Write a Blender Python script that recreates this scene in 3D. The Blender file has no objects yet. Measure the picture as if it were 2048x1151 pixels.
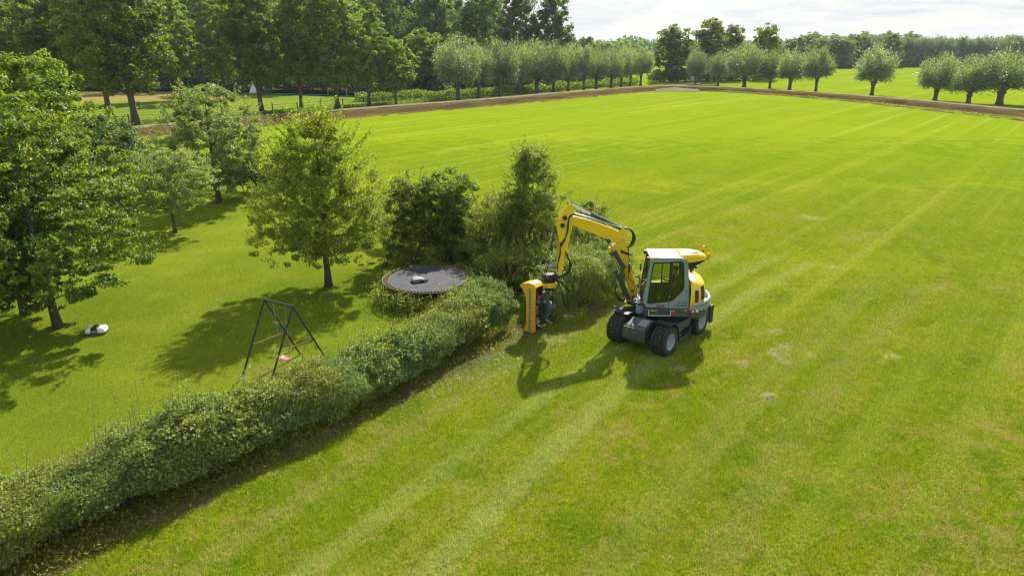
import bpy, bmesh, math, random
import numpy as np
from mathutils import Vector, Matrix

S = bpy.context.scene
COL = S.collection
R = math.radians

# ------------------------------------------------------------------ camera
CAM_H = 10.4
cam_d = bpy.data.cameras.new('camera')
cam = bpy.data.objects.new('camera', cam_d); COL.objects.link(cam)
cam_d.sensor_width = 36.0
cam_d.lens = 36.0 * 1365.0 / 2048.0
cam_d.clip_end = 9000
cam.location = (0, 0, CAM_H)
cam.rotation_euler = (R(90) - math.atan(487.5 / 1365.0), 0, 0)
S.camera = cam

# ------------------------------------------------------------------ light
SUN_EL, SUN_AZ = R(42), math.atan2(.305, .952)      # azimuth measured from +Y towards +X
sun_dir = Vector((math.cos(SUN_EL) * math.sin(SUN_AZ), math.cos(SUN_EL) * math.cos(SUN_AZ), math.sin(SUN_EL)))
sl = bpy.data.lights.new('sun', 'SUN'); so = bpy.data.objects.new('sun', sl); COL.objects.link(so)
sl.energy = 4.0; sl.angle = R(0.6); sl.color = (1.0, .945, .85)
so.rotation_euler = sun_dir.to_track_quat('Z', 'Y').to_euler()
so.location = (0, 0, 60)

W = bpy.data.worlds.new('World'); S.world = W; W.use_nodes = True
nt = W.node_tree; N = nt.nodes; LK = nt.links
N.clear()
sky = N.new('ShaderNodeTexSky'); sky.sky_type = 'NISHITA'; sky.sun_disc = False
sky.sun_elevation = SUN_EL; sky.sun_rotation = SUN_AZ
sky.air_density = 1.0; sky.dust_density = 1.2; sky.ozone_density = 1.0
tc = N.new('ShaderNodeTexCoord')
sep = N.new('ShaderNodeSeparateXYZ'); LK.new(tc.outputs['Generated'], sep.inputs[0])
zz = N.new('ShaderNodeMath'); zz.operation = 'ADD'; LK.new(sep.outputs[2], zz.inputs[0]); zz.inputs[1].default_value = .16
zm = N.new('ShaderNodeMath'); zm.operation = 'MAXIMUM'; LK.new(zz.outputs[0], zm.inputs[0]); zm.inputs[1].default_value = .05
vd = N.new('ShaderNodeVectorMath'); vd.operation = 'SCALE'
iv = N.new('ShaderNodeMath'); iv.operation = 'DIVIDE'; iv.inputs[0].default_value = 1; LK.new(zm.outputs[0], iv.inputs[1])
LK.new(tc.outputs['Generated'], vd.inputs[0]); LK.new(iv.outputs[0], vd.inputs['Scale'])
cn = N.new('ShaderNodeTexNoise'); cn.inputs['Scale'].default_value = 1.1; cn.inputs['Detail'].default_value = 7
cn.inputs['Roughness'].default_value = .55; cn.inputs['Distortion'].default_value = .4
LK.new(vd.outputs[0], cn.inputs['Vector'])
cr = N.new('ShaderNodeMapRange'); cr.interpolation_type = 'SMOOTHSTEP'
cr.inputs[1].default_value = .43; cr.inputs[2].default_value = .66; cr.inputs[3].default_value = 0.85; cr.inputs[4].default_value = .95
LK.new(cn.outputs[0], cr.inputs[0])
# cloud veil thickens towards the horizon
hz = N.new('ShaderNodeMapRange'); hz.interpolation_type = 'SMOOTHSTEP'
hz.inputs[1].default_value = 0.0; hz.inputs[2].default_value = .45; hz.inputs[3].default_value = .88; hz.inputs[4].default_value = 0.0
LK.new(sep.outputs[2], hz.inputs[0])
mx = N.new('ShaderNodeMath'); mx.operation = 'MAXIMUM'; LK.new(cr.outputs[0], mx.inputs[0]); LK.new(hz.outputs[0], mx.inputs[1])
cn2 = N.new('ShaderNodeTexNoise'); cn2.inputs['Scale'].default_value = 2.2; cn2.inputs['Detail'].default_value = 6
LK.new(vd.outputs[0], cn2.inputs['Vector'])
cc = N.new('ShaderNodeValToRGB'); cc.color_ramp.elements[0].position = .40; cc.color_ramp.elements[1].position = .60
cc.color_ramp.elements[0].color = (2.65, 3.0, 3.4, 1); cc.color_ramp.elements[1].color = (3.4, 3.5, 3.68, 1)
LK.new(cn2.outputs[0], cc.inputs[0])
mixs = N.new('ShaderNodeMix'); mixs.data_type = 'RGBA'
LK.new(mx.outputs[0], mixs.inputs[0]); LK.new(sky.outputs[0], mixs.inputs[6]); LK.new(cc.outputs[0], mixs.inputs[7])
bg = N.new('ShaderNodeBackground'); bg.inputs['Strength'].default_value = .1
LK.new(mixs.outputs[2], bg.inputs[0])
wo = N.new('ShaderNodeOutputWorld'); LK.new(bg.outputs[0], wo.inputs[0])

S.view_settings.view_transform = 'Standard'; S.view_settings.look = 'None'
S.view_settings.exposure = 1.2; S.view_settings.gamma = 1.0; S.view_settings.use_curve_mapping = False
S.render.engine = 'CYCLES'
cy = S.cycles
cy.max_bounces = 8; cy.diffuse_bounces = 5; cy.glossy_bounces = 2; cy.transmission_bounces = 6
cy.pixel_filter_type = 'BLACKMAN_HARRIS'; cy.filter_width = 1.15
cy.transparent_max_bounces = 8; cy.volume_bounces = 0
cy.use_denoising = True
cy.sample_clamp_indirect = 6
cy.caustics_reflective = False; cy.caustics_refractive = False

# ------------------------------------------------------------------ helpers
def tag(o, label=None, cat=None, group=None, kind=None):
    if label: o['label'] = label
    if cat: o['category'] = cat
    if group: o['group'] = group
    if kind: o['kind'] = kind
    return o

def empty(name, loc, label, cat, group=None):
    o = bpy.data.objects.new(name, None); COL.objects.link(o); o.location = loc
    o.empty_display_size = .3
    return tag(o, label, cat, group)

def obj(name, me, mat=None, parent=None, loc=None):
    o = bpy.data.objects.new(name, me); COL.objects.link(o)
    if mat is not None and len(me.materials) == 0: me.materials.append(mat)
    if parent: o.parent = parent
    if loc is not None: o.location = loc
    return o

def wloc(o):
    v = Vector((0, 0, 0))
    while o is not None:
        v += o.location; o = o.parent
    return v

class MB:
    def __init__(s, M=None): s.v = []; s.f = []; s.M = M or Matrix.Identity(4)
    def add(s, vs, fs, M=None):
        b = len(s.v); T = s.M @ M if M is not None else s.M
        s.v += [T @ Vector(v) for v in vs]
        s.f += [tuple(i + b for i in f) for f in fs]
        return s
    def box(s, x0, x1, y0, y1, z0, z1, M=None):
        vs = [(x0,y0,z0),(x1,y0,z0),(x1,y1,z0),(x0,y1,z0),(x0,y0,z1),(x1,y0,z1),(x1,y1,z1),(x0,y1,z1)]
        return s.add(vs, [(0,3,2,1),(4,5,6,7),(0,1,5,4),(1,2,6,5),(2,3,7,6),(3,0,4,7)], M)
    def cbox(s, c, d, M=None):
        return s.box(c[0]-d[0]/2, c[0]+d[0]/2, c[1]-d[1]/2, c[1]+d[1]/2, c[2]-d[2]/2, c[2]+d[2]/2, M)
    def bar(s, a, b, w, h=None):
        a = Vector(a); b = Vector(b); h = h or w; d = b - a; L = d.length
        M = Matrix.Translation(a) @ d.to_track_quat('Z', 'Y').to_matrix().to_4x4()
        return s.box(-w/2, w/2, -h/2, h/2, 0, L, M)
    def prism(s, poly, fn, h0, h1):
        n = len(poly)
        vs = [fn(a, b, h0) for a, b in poly] + [fn(a, b, h1) for a, b in poly]
        fs = [tuple(range(n)), tuple(range(2*n-1, n-1, -1))] + [(i, i+n, (i+1) % n + n, (i+1) % n) for i in range(n)]
        return s.add(vs, fs)
    def tube(s, pts, r, n=8, cap=True):
        pts = [Vector(p) for p in pts]; m = len(pts)
        rs = r if isinstance(r, (list, tuple)) else [r] * m
        vs = []; up = None
        for i, p in enumerate(pts):
            t = (pts[min(i+1, m-1)] - pts[max(i-1, 0)]).normalized()
            if up is None:
                up = Vector((0, 0, 1)) if abs(t.z) < .9 else Vector((1, 0, 0))
            x = t.cross(up)
            if x.length < 1e-4: x = t.orthogonal()
            x.normalize(); y = x.cross(t).normalized(); up = y
            for k in range(n):
                a = 2 * math.pi * k / n
                vs.append(p + (x * math.cos(a) + y * math.sin(a)) * rs[i])
        fs = [(i*n+k, i*n+(k+1) % n, (i+1)*n+(k+1) % n, (i+1)*n+k) for i in range(m-1) for k in range(n)]
        if cap: fs += [tuple(range(n-1, -1, -1)), tuple(range((m-1)*n, m*n))]
        return s.add(vs, fs)
    def lathe(s, prof, n, M=None, close=False):
        m = len(prof); vs = []
        for r_, h in prof:
            for k in range(n):
                a = 2*math.pi*k/n; vs.append((r_*math.cos(a), r_*math.sin(a), h))
        rng = range(m) if close else range(m-1)
        fs = [(i*n+k, i*n+(k+1) % n, ((i+1) % m)*n+(k+1) % n, ((i+1) % m)*n+k) for i in rng for k in range(n)]
        if not close: fs += [tuple(range(n-1, -1, -1)), tuple(range((m-1)*n, m*n))]
        return s.add(vs, fs, M)
    def ball(s, c, rad, nu=16, nv=10, M=None):
        if not isinstance(rad, (tuple, list)): rad = (rad,)*3
        vs = [(c[0], c[1], c[2]-rad[2])]
        for j in range(1, nv):
            t = -math.pi/2 + math.pi*j/nv
            for k in range(nu):
                a = 2*math.pi*k/nu
                vs.append((c[0]+rad[0]*math.cos(t)*math.cos(a), c[1]+rad[1]*math.cos(t)*math.sin(a), c[2]+rad[2]*math.sin(t)))
        vs.append((c[0], c[1], c[2]+rad[2])); L = len(vs)-1
        fs = [(0, 1+(k+1) % nu, 1+k) for k in range(nu)] + [(L, L-nu+k, L-nu+(k+1) % nu) for k in range(nu)]
        fs += [(1+j*nu+k, 1+j*nu+(k+1) % nu, 1+(j+1)*nu+(k+1) % nu, 1+(j+1)*nu+k) for j in range(nv-2) for k in range(nu)]
        return s.add(vs, fs, M)
    def build(s, name, mat, parent=None, bevel=0, smooth=False, subsurf=0, angle=35):
        off = wloc(parent) if parent else Vector((0, 0, 0))
        me = bpy.data.meshes.new(name)
        me.from_pydata([tuple(v - off) for v in s.v], [], s.f)
        bm = bmesh.new(); bm.from_mesh(me); bmesh.ops.recalc_face_normals(bm, faces=bm.faces); bm.to_mesh(me); bm.free()
        o = obj(name, me, mat, parent)
        if smooth:
            me.polygons.foreach_set('use_smooth', [True]*len(me.polygons))
            me.set_sharp_from_angle(angle=R(angle))
        if bevel:
            b = o.modifiers.new('bevel', 'BEVEL'); b.width = bevel; b.segments = 2; b.limit_method = 'ANGLE'; b.angle_limit = R(30)
        if subsurf:
            b = o.modifiers.new('sub', 'SUBSURF'); b.levels = subsurf; b.render_levels = subsurf
        return o

def bez(a, b, c, n=8, d=None):
    a, b, c = Vector(a), Vector(b), Vector(c); out = []
    for i in range(n+1):
        t = i/n
        if d is None: out.append(a*(1-t)**2 + b*2*t*(1-t) + c*t*t)
        else: out.append(a*(1-t)**3 + b*3*t*(1-t)**2 + c*3*t*t*(1-t) + Vector(d)*t**3)
    return out

# ------------------------------------------------------------------ materials
def newmat(name):
    m = bpy.data.materials.new(name); m.use_nodes = True
    nt = m.node_tree; nt.nodes.clear()
    return m, nt, nt.nodes, nt.links

def setin(node, **kw):
    for k, v in kw.items():
        node.inputs[k.replace('_', ' ')].default_value = v

def paint(name, col, rough=.4, metal=0.0, dirt=.25, dirtcol=(.11, .09, .05), coat=0.0, bump=0.0, scale=6.0):
    m, nt, N, L = newmat(name)
    tc = N.new('ShaderNodeTexCoord')
    n1 = N.new('ShaderNodeTexNoise'); setin(n1, Scale=scale, Detail=6.0, Roughness=.65); L.new(tc.outputs['Object'], n1.inputs['Vector'])
    mr = N.new('ShaderNodeMapRange'); mr.inputs[1].default_value = .48; mr.inputs[2].default_value = .78; mr.inputs[4].default_value = dirt
    L.new(n1.outputs[0], mr.inputs[0])
    mix = N.new('ShaderNodeMix'); mix.data_type = 'RGBA'
    mix.inputs[6].default_value = (*col, 1); mix.inputs[7].default_value = (*dirtcol, 1); L.new(mr.outputs[0], mix.inputs[0])
    p = N.new('ShaderNodeBsdfPrincipled'); L.new(mix.outputs[2], p.inputs['Base Color'])
    p.inputs['Metallic'].default_value = metal; p.inputs['Coat Weight'].default_value = coat
    r = N.new('ShaderNodeMapRange'); r.inputs[3].default_value = rough*.8; r.inputs[4].default_value = min(1, rough*1.4)
    L.new(n1.outputs[0], r.inputs[0]); L.new(r.outputs[0], p.inputs['Roughness'])
    if bump:
        n2 = N.new('ShaderNodeTexNoise'); setin(n2, Scale=scale*10, Detail=4.0); L.new(tc.outputs['Object'], n2.inputs['Vector'])
        b = N.new('ShaderNodeBump'); b.inputs['Strength'].default_value = bump; b.inputs['Distance'].default_value = .01
        L.new(n2.outputs[0], b.inputs['Height']); L.new(b.outputs[0], p.inputs['Normal'])
    o = N.new('ShaderNodeOutputMaterial'); L.new(p.outputs[0], o.inputs[0])
    return m

def leafmat(name, dark, light, trans=.35, rough=.5, spec=.3, tcol=(1.25, 1.35, .5), hue=(1.25, 1.02, .7)):
    dark = tuple(2.55*c for c in dark); light = tuple(2.8*c for c in light); trans = min(.52, trans+.14)
    m, nt, N, L = newmat(name)
    g = N.new('ShaderNodeNewGeometry'); tc = N.new('ShaderNodeTexCoord')
    mix = N.new('ShaderNodeMix'); mix.data_type = 'RGBA'
    mix.inputs[6].default_value = (*dark, 1); mix.inputs[7].default_value = (*light, 1)
    L.new(g.outputs['Random Per Island'], mix.inputs[0])
    n1 = N.new('ShaderNodeTexNoise'); setin(n1, Scale=.55, Detail=3.0); L.new(g.outputs['Position'], n1.inputs['Vector'])
    mr = N.new('ShaderNodeMapRange'); mr.inputs[1].default_value = .38; mr.inputs[2].default_value = .66; L.new(n1.outputs[0], mr.inputs[0])
    h = N.new('ShaderNodeMix'); h.data_type = 'RGBA'; h.inputs[6].default_value = (.9, .95, .85, 1); h.inputs[7].default_value = (*hue, 1)
    L.new(mr.outputs[0], h.inputs[0])
    mu = N.new('ShaderNodeMix'); mu.data_type = 'RGBA'; mu.blend_type = 'MULTIPLY'; mu.inputs[0].default_value = 1
    L.new(mix.outputs[2], mu.inputs[6]); L.new(h.outputs[2], mu.inputs[7])
    oi = N.new('ShaderNodeObjectInfo')
    hs = N.new('ShaderNodeHueSaturation')
    vr = N.new('ShaderNodeMapRange'); vr.inputs[3].default_value = .82; vr.inputs[4].default_value = 1.2; L.new(oi.outputs['Random'], vr.inputs[0])
    L.new(vr.outputs[0], hs.inputs['Value']); L.new(mu.outputs[2], hs.inputs['Color'])
    p = N.new('ShaderNodeBsdfPrincipled'); L.new(hs.outputs[0], p.inputs['Base Color'])
    p.inputs['Roughness'].default_value = rough; p.inputs['Specular IOR Level'].default_value = spec
    t = N.new('ShaderNodeBsdfTranslucent')
    tm = N.new('ShaderNodeMix'); tm.data_type = 'RGBA'; tm.blend_type = 'MULTIPLY'; tm.inputs[0].default_value = 1
    L.new(hs.outputs[0], tm.inputs[6]); tm.inputs[7].default_value = (*tcol, 1); L.new(tm.outputs[2], t.inputs[0])
    ms = N.new('ShaderNodeMixShader'); ms.inputs[0].default_value = trans
    L.new(p.outputs[0], ms.inputs[1]); L.new(t.outputs[0], ms.inputs[2])
    o = N.new('ShaderNodeOutputMaterial'); L.new(ms.outputs[0], o.inputs[0])
    return m

M_bark = paint('bark', (.095, .078, .055), .9, dirt=.6, dirtcol=(.12, .11, .07), bump=.6, scale=5)
M_bark_w = paint('willow_bark', (.13, .11, .085), .9, dirt=.6, dirtcol=(.06, .05, .035), bump=.6, scale=4)
L_oak = leafmat('oak_leaves', (.027, .052, .009), (.105, .138, .020), .36)
L_oak2 = leafmat('brown_oak_leaves', (.044, .058, .010), (.100, .108, .020), .34, hue=(1.12, 1.0, .8))
L_wood = leafmat('wood_leaves', (.022, .048, .012), (.070, .108, .024), .34)
L_willow = leafmat('willow_leaves', (.052, .072, .044), (.135, .158, .112), .28, rough=.4, spec=.5, hue=(1.12, 1.04, .85))
L_pear = leafmat('pear_leaves', (.044, .064, .010), (.118, .138, .024), .38, hue=(1.2, 1.0, .8))
L_apple = leafmat('apple_leaves', (.062, .084, .028), (.150, .170, .068), .34, rough=.45, spec=.4, hue=(1.1, 1.0, .85))
L_cherry = leafmat('cherry_leaves', (.028, .050, .008), (.078, .105, .018), .38, rough=.45, spec=.4)
L_maple = leafmat('maple_leaves', (.042, .068, .008), (.095, .130, .014), .42)
L_shrub = leafmat('shrub_leaves', (.020, .045, .014), (.060, .095, .030), .30, rough=.45, spec=.4)
L_dark = leafmat('privet_leaves', (.010, .020, .007), (.026, .042, .014), .2)
L_thorn = leafmat('thorn_leaves', (.038, .055, .012), (.110, .130, .028), .35, rough=.45, spec=.4)
L_hedge = leafmat('hedge_leaves', (.040, .060, .020), (.115, .145, .055), .30, rough=.45, spec=.4, hue=(1.3, 1.05, .62))
L_weed = leafmat('weed_leaves', (.055, .085, .015), (.16, .17, .03), .38)
L_poplar = leafmat('poplar_leaves', (.050, .066, .044), (.090, .108, .072), .25, hue=(1.0, 1.0, .95))
L_straw = paint('dry_straw', (.40, .34, .20), .9, dirt=.5, dirtcol=(.18, .13, .06), scale=30)

# ---- grass colour: one node group, world-space, shared by soil sheet and blades
def grass_group(kind):
    g = bpy.data.node_groups.new('grass_colour_' + kind, 'ShaderNodeTree')
    g.interface.new_socket('Color', in_out='OUTPUT', socket_type='NodeSocketColor')
    N = g.nodes; L = g.links
    out = N.new('NodeGroupOutput')
    geo = N.new('ShaderNodeNewGeometry')
    pos = geo.outputs['Position']
    def noise(scale, detail=4.0, rough=.6, vec=None, dist=0.0):
        n = N.new('ShaderNodeTexNoise'); setin(n, Scale=scale, Detail=detail, Roughness=rough, Distortion=dist)
        L.new(vec if vec is not None else pos, n.inputs['Vector']); return n.outputs[0]
    def rng(v, a, b, c=0.0, d=1.0, smooth=True):
        m = N.new('ShaderNodeMapRange')
        if smooth: m.interpolation_type = 'SMOOTHSTEP'
        for i, x in ((1, a), (2, b), (3, c), (4, d)): m.inputs[i].default_value = x
        L.new(v, m.inputs[0]); return m.outputs[0]
    def mth(op, a, b=None, c=None):
        m = N.new('ShaderNodeMath'); m.operation = op
        for i, x in enumerate((a, b, c)):
            if x is None: continue
            if isinstance(x, (int, float)): m.inputs[i].default_value = x
            else: L.new(x, m.inputs[i])
        return m.outputs[0]
    def mix(f, a, b):
        m = N.new('ShaderNodeMix'); m.data_type = 'RGBA'
        if isinstance(f, (int, float)): m.inputs[0].default_value = f
        else: L.new(f, m.inputs[0])
        for i, x in ((6, a), (7, b)):
            if isinstance(x, tuple): m.inputs[i].default_value = (*x, 1)
            else: L.new(x, m.inputs[i])
        return m.outputs[2]
    sp = N.new('ShaderNodeSeparateXYZ'); L.new(pos, sp.inputs[0]); X, Y = sp.outputs[0], sp.outputs[1]
    v = mth('ADD', mth('MULTIPLY', X, .65), mth('MULTIPLY', Y, .76))       # along the mowing direction
    u = mth('ADD', mth('MULTIPLY', X, .76), mth('MULTIPLY', Y, -.65))
    cmb = N.new('ShaderNodeCombineXYZ'); L.new(u, cmb.inputs[0]); L.new(mth('MULTIPLY', v, .016), cmb.inputs[1])
    if kind == 'field':
        c = mix(rng(noise(.10, 5), .40, .60), (.180, .228, .006), (.212, .250, .008))
        near = rng(Y, 28, 70, 1.0, .15)
        c = mix(mth('MULTIPLY', mth('MULTIPLY', rng(noise(.45, 5, .65), .47, .64), .70), rng(Y, 26, 60, 1.0, .25)), c, (.118, .178, .007))
        c = mix(mth('MULTIPLY', mth('MULTIPLY', rng(noise(4.5, 4, .7), .50, .64), .55), near), c, (.105, .155, .008))
        c = mix(mth('MULTIPLY', mth('MULTIPLY', rng(noise(6.5, 4, .7), .54, .66), .55), near), c, (.29, .27, .06))
        c = mix(mth('MULTIPLY', mth('MULTIPLY', rng(noise(1.7, 6, .72), .49, .64), .72), near), c, (.29, .25, .065))   # dry bits
        c = mix(mth('MULTIPLY', mth('MULTIPLY', rng(noise(.33, 6, .75), .51, .65), .68), near), c, (.28, .235, .065))
        c = mix(rng(Y, 32, 95, 0, .60), c, (.158, .236, .005))
        # mowing streaks
        c = mix(mth('MULTIPLY', rng(noise(.75, 3, .6, cmb.outputs[0]), .52, .66), .50), c, (.275, .305, .045))
        c = mix(mth('MULTIPLY', rng(noise(.20, 4, .6, cmb.outputs[0]), .46, .60), .35), c, (.128, .195, .004))
        c = mix(mth('MULTIPLY', rng(noise(.22, 6, .75), .50, .66), .30), c, (.125, .200, .006))
        c = mix(mth('MULTIPLY', rng(noise(1.2, 5, .8), .50, .68), .28), c, (.240, .275, .020))
        c = mix(mth('MULTIPLY', rng(noise(.33, 3, .5, cmb.outputs[0]), .50, .66), .30), c, (.140, .205, .004))
        # wheel tracks that run beside the hedge and curve slightly: u = a v^2 + b v + c
        wob = mth('MULTIPLY', mth('SUBTRACT', noise(1.4, 5, .75), .5), .6)
        lim = rng(v, 33, 36, 1, 0)
        for (a2, a1, a0, wd, st, colr) in ((.00334, -.1655, -9.85, .30, .52, (.28, .31, .08)), (.00547, -.2746, -6.93, .34, .56, (.275, .31, .085)),
                                   (.00334, -.1655, -11.9, .30, .40, (.27, .26, .07)), (.004, -.20, -4.3, .45, .25, (.27, .27, .08)), (.004, -.20, -2.5, .45, .25, (.27, .27, .08))):
            cen = mth('ADD', mth('ADD', mth('MULTIPLY', mth('MULTIPLY', v, v), a2), mth('MULTIPLY', v, a1)), a0)
            d = mth('ABSOLUTE', mth('ADD', mth('SUBTRACT', u, cen), wob))
            msk = mth('MULTIPLY', rng(d, wd*.55, wd*1.5, 1, 0), mth('MULTIPLY', lim, mth('MULTIPLY', st, rng(noise(.5, 3), .3, .6, .55, 1))))
            c = mix(msk, c, colr)
        # flat dry patches right of the excavator
        wp = N.new('ShaderNodeVectorMath'); wp.operation = 'ADD'; nz_ = N.new('ShaderNodeTexNoise'); setin(nz_, Scale=1.6, Detail=5.0, Roughness=.7); L.new(pos, nz_.inputs['Vector'])
        sb_ = N.new('ShaderNodeVectorMath'); sb_.operation = 'MULTIPLY_ADD'; L.new(nz_.outputs['Color'], sb_.inputs[0]); sb_.inputs[1].default_value = (1.3, 1.3, 0); sb_.inputs[2].default_value = (-.65, -.65, 0)
        L.new(pos, wp.inputs[0]); L.new(sb_.outputs[0], wp.inputs[1]); dm = None
        for px_, py_, rr in ((10.1, 24.1, .42), (9.4, 22.2, .45), (9.9, 22.7, .35), (7.93, 21.25, .36), (8.02, 18.99, .30), (9.5, 21.5, .35), (18.97, 42.4, .9), (15.84, 32.1, .5), (10.6, 21.9, .35), (5.7, 21.0, .4), (13.4, 22.0, .4)):
            ds_ = N.new('ShaderNodeVectorMath'); ds_.operation = 'DISTANCE'; L.new(wp.outputs[0], ds_.inputs[0]); ds_.inputs[1].default_value = (px_, py_, 0)
            k_ = mth('MULTIPLY', rng(ds_.outputs['Value'], rr*.2, rr*1.25, 1, 0), rng(noise(5, 4, .8), .42, .60)); dm = k_ if dm is None else mth('MAXIMUM', dm, k_)
        c = mix(mth('MULTIPLY', dm, .85), c, (.38, .33, .18))
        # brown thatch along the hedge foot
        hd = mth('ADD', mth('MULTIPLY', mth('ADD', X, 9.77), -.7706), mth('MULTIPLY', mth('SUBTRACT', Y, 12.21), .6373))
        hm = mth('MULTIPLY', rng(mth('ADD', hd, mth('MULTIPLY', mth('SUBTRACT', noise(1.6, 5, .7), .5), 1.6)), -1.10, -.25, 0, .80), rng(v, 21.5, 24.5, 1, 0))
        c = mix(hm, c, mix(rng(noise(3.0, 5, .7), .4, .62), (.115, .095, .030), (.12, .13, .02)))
        # a few far field blotches
        c = mix(mth('MULTIPLY', rng(noise(.035, 3), .5, .62), .15), c, (.26, .30, .012))
    elif kind == 'lawn':
        c = mix(rng(noise(.16, 5), .38, .62), (.152, .202, .014), (.205, .248, .018))
        c = mix(mth('MULTIPLY', rng(noise(.5, 5, .7), .56, .70), .55), c, (.215, .185, .020))
        c = mix(mth('MULTIPLY', rng(noise(2.5, 5, .7), .50, .68), .40), c, (.095, .165, .012))
        c = mix(mth('MULTIPLY', rng(noise(.30, 4, .6, None, 1.0), .60, .68), .35), c, (.26, .30, .03))
        for wx_, wy_, wr_ in ((-8.15, 20.95, .75), (-8.9, 20.35, .35)):
            ds_ = N.new('ShaderNodeVectorMath'); ds_.operation = 'DISTANCE'; L.new(pos, ds_.inputs[0]); ds_.inputs[1].default_value = (wx_, wy_, 0)
            c = mix(mth('MULTIPLY', rng(mth('ADD', ds_.outputs['Value'], mth('MULTIPLY', mth('SUBTRACT', noise(2.5, 5, .7), .5), 1.2)), wr_*.3, wr_*1.3, 1, 0), .35), c, (.26, .19, .08))
        c = mix(mth('MULTIPLY', rng(noise(11, 3, .7), .60, .70), .55), c, (.30, .33, .10))
        c = mix(mth('MULTIPLY', rng(noise(7, 3, .7), .58, .68), .50), c, (.085, .140, .008))
    else:
        c = mix(rng(noise(.05, 5), .40, .60), (.120, .180, .018), (.165, .205, .025))
        red = mth('MULTIPLY', rng(mth('ADD', Y, mth('MULTIPLY', noise(.05, 4), 14)), 139, 146, 0, .85), rng(X, -62, -54, 1, 0))
        c = mix(red, c, mix(noise(.3, 5), (.24, .155, .075), (.25, .22, .06)))
    L.new(c, out.inputs[0])
    return g

def ground_mat(kind, blades=False):
    m, nt, N, L = newmat(kind + ('_blades' if blades else '_grass'))
    g = N.new('ShaderNodeGroup'); g.node_tree = bpy.data.node_groups.get('grass_colour_' + kind) or grass_group(kind)
    geo = N.new('ShaderNodeNewGeometry'); o = N.new('ShaderNodeOutputMaterial')
    if blades:
        mr = N.new('ShaderNodeMapRange'); mr.inputs[3].default_value = .85; mr.inputs[4].default_value = 2.75; L.new(geo.outputs['Random Per Island'], mr.inputs[0])
        hs = N.new('ShaderNodeHueSaturation'); L.new(g.outputs[0], hs.inputs['Color']); L.new(mr.outputs[0], hs.inputs['Value'])
        p = N.new('ShaderNodeBsdfPrincipled'); setin(p, Roughness=.55); p.inputs['Specular IOR Level'].default_value = .1
        L.new(hs.outputs[0], p.inputs['Base Color'])
        t = N.new('ShaderNodeBsdfTranslucent'); L.new(hs.outputs[0], t.inputs[0])
        ms = N.new('ShaderNodeMixShader'); ms.inputs[0].default_value = .4; L.new(p.outputs[0], ms.inputs[1]); L.new(t.outputs[0], ms.inputs[2])
        L.new(ms.outputs[0], o.inputs[0])
    else:
        n1 = N.new('ShaderNodeTexNoise'); setin(n1, Scale=14.0, Detail=8.0, Roughness=.75); L.new(geo.outputs['Position'], n1.inputs['Vector'])
        mr = N.new('ShaderNodeMapRange'); mr.inputs[1].default_value = .3; mr.inputs[2].default_value = .7; mr.inputs[3].default_value = .72; mr.inputs[4].default_value = 1.22
        L.new(n1.outputs[0], mr.inputs[0])
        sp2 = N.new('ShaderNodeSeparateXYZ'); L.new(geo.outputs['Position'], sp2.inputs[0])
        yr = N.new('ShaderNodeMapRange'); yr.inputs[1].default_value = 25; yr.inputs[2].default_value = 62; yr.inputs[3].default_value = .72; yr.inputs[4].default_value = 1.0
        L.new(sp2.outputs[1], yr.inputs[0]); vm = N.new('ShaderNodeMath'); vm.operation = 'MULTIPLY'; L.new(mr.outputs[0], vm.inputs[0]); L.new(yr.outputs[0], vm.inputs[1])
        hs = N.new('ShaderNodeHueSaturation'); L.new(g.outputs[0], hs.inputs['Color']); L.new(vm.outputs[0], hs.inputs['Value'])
        p = N.new('ShaderNodeBsdfPrincipled'); setin(p, Roughness=.95); p.inputs['Specular IOR Level'].default_value = .0
        L.new(hs.outputs[0], p.inputs['Base Color'])
        b = N.new('ShaderNodeBump'); b.inputs['Strength'].default_value = .5; b.inputs['Distance'].default_value = .04
        L.new(n1.outputs[0], b.inputs['Height']); L.new(b.outputs[0], p.inputs['Normal'])
        L.new(p.outputs[0], o.inputs[0])
    return m

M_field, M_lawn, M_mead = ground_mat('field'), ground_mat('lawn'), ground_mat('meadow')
B_field, B_lawn = ground_mat('field', True), ground_mat('lawn', True)

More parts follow.
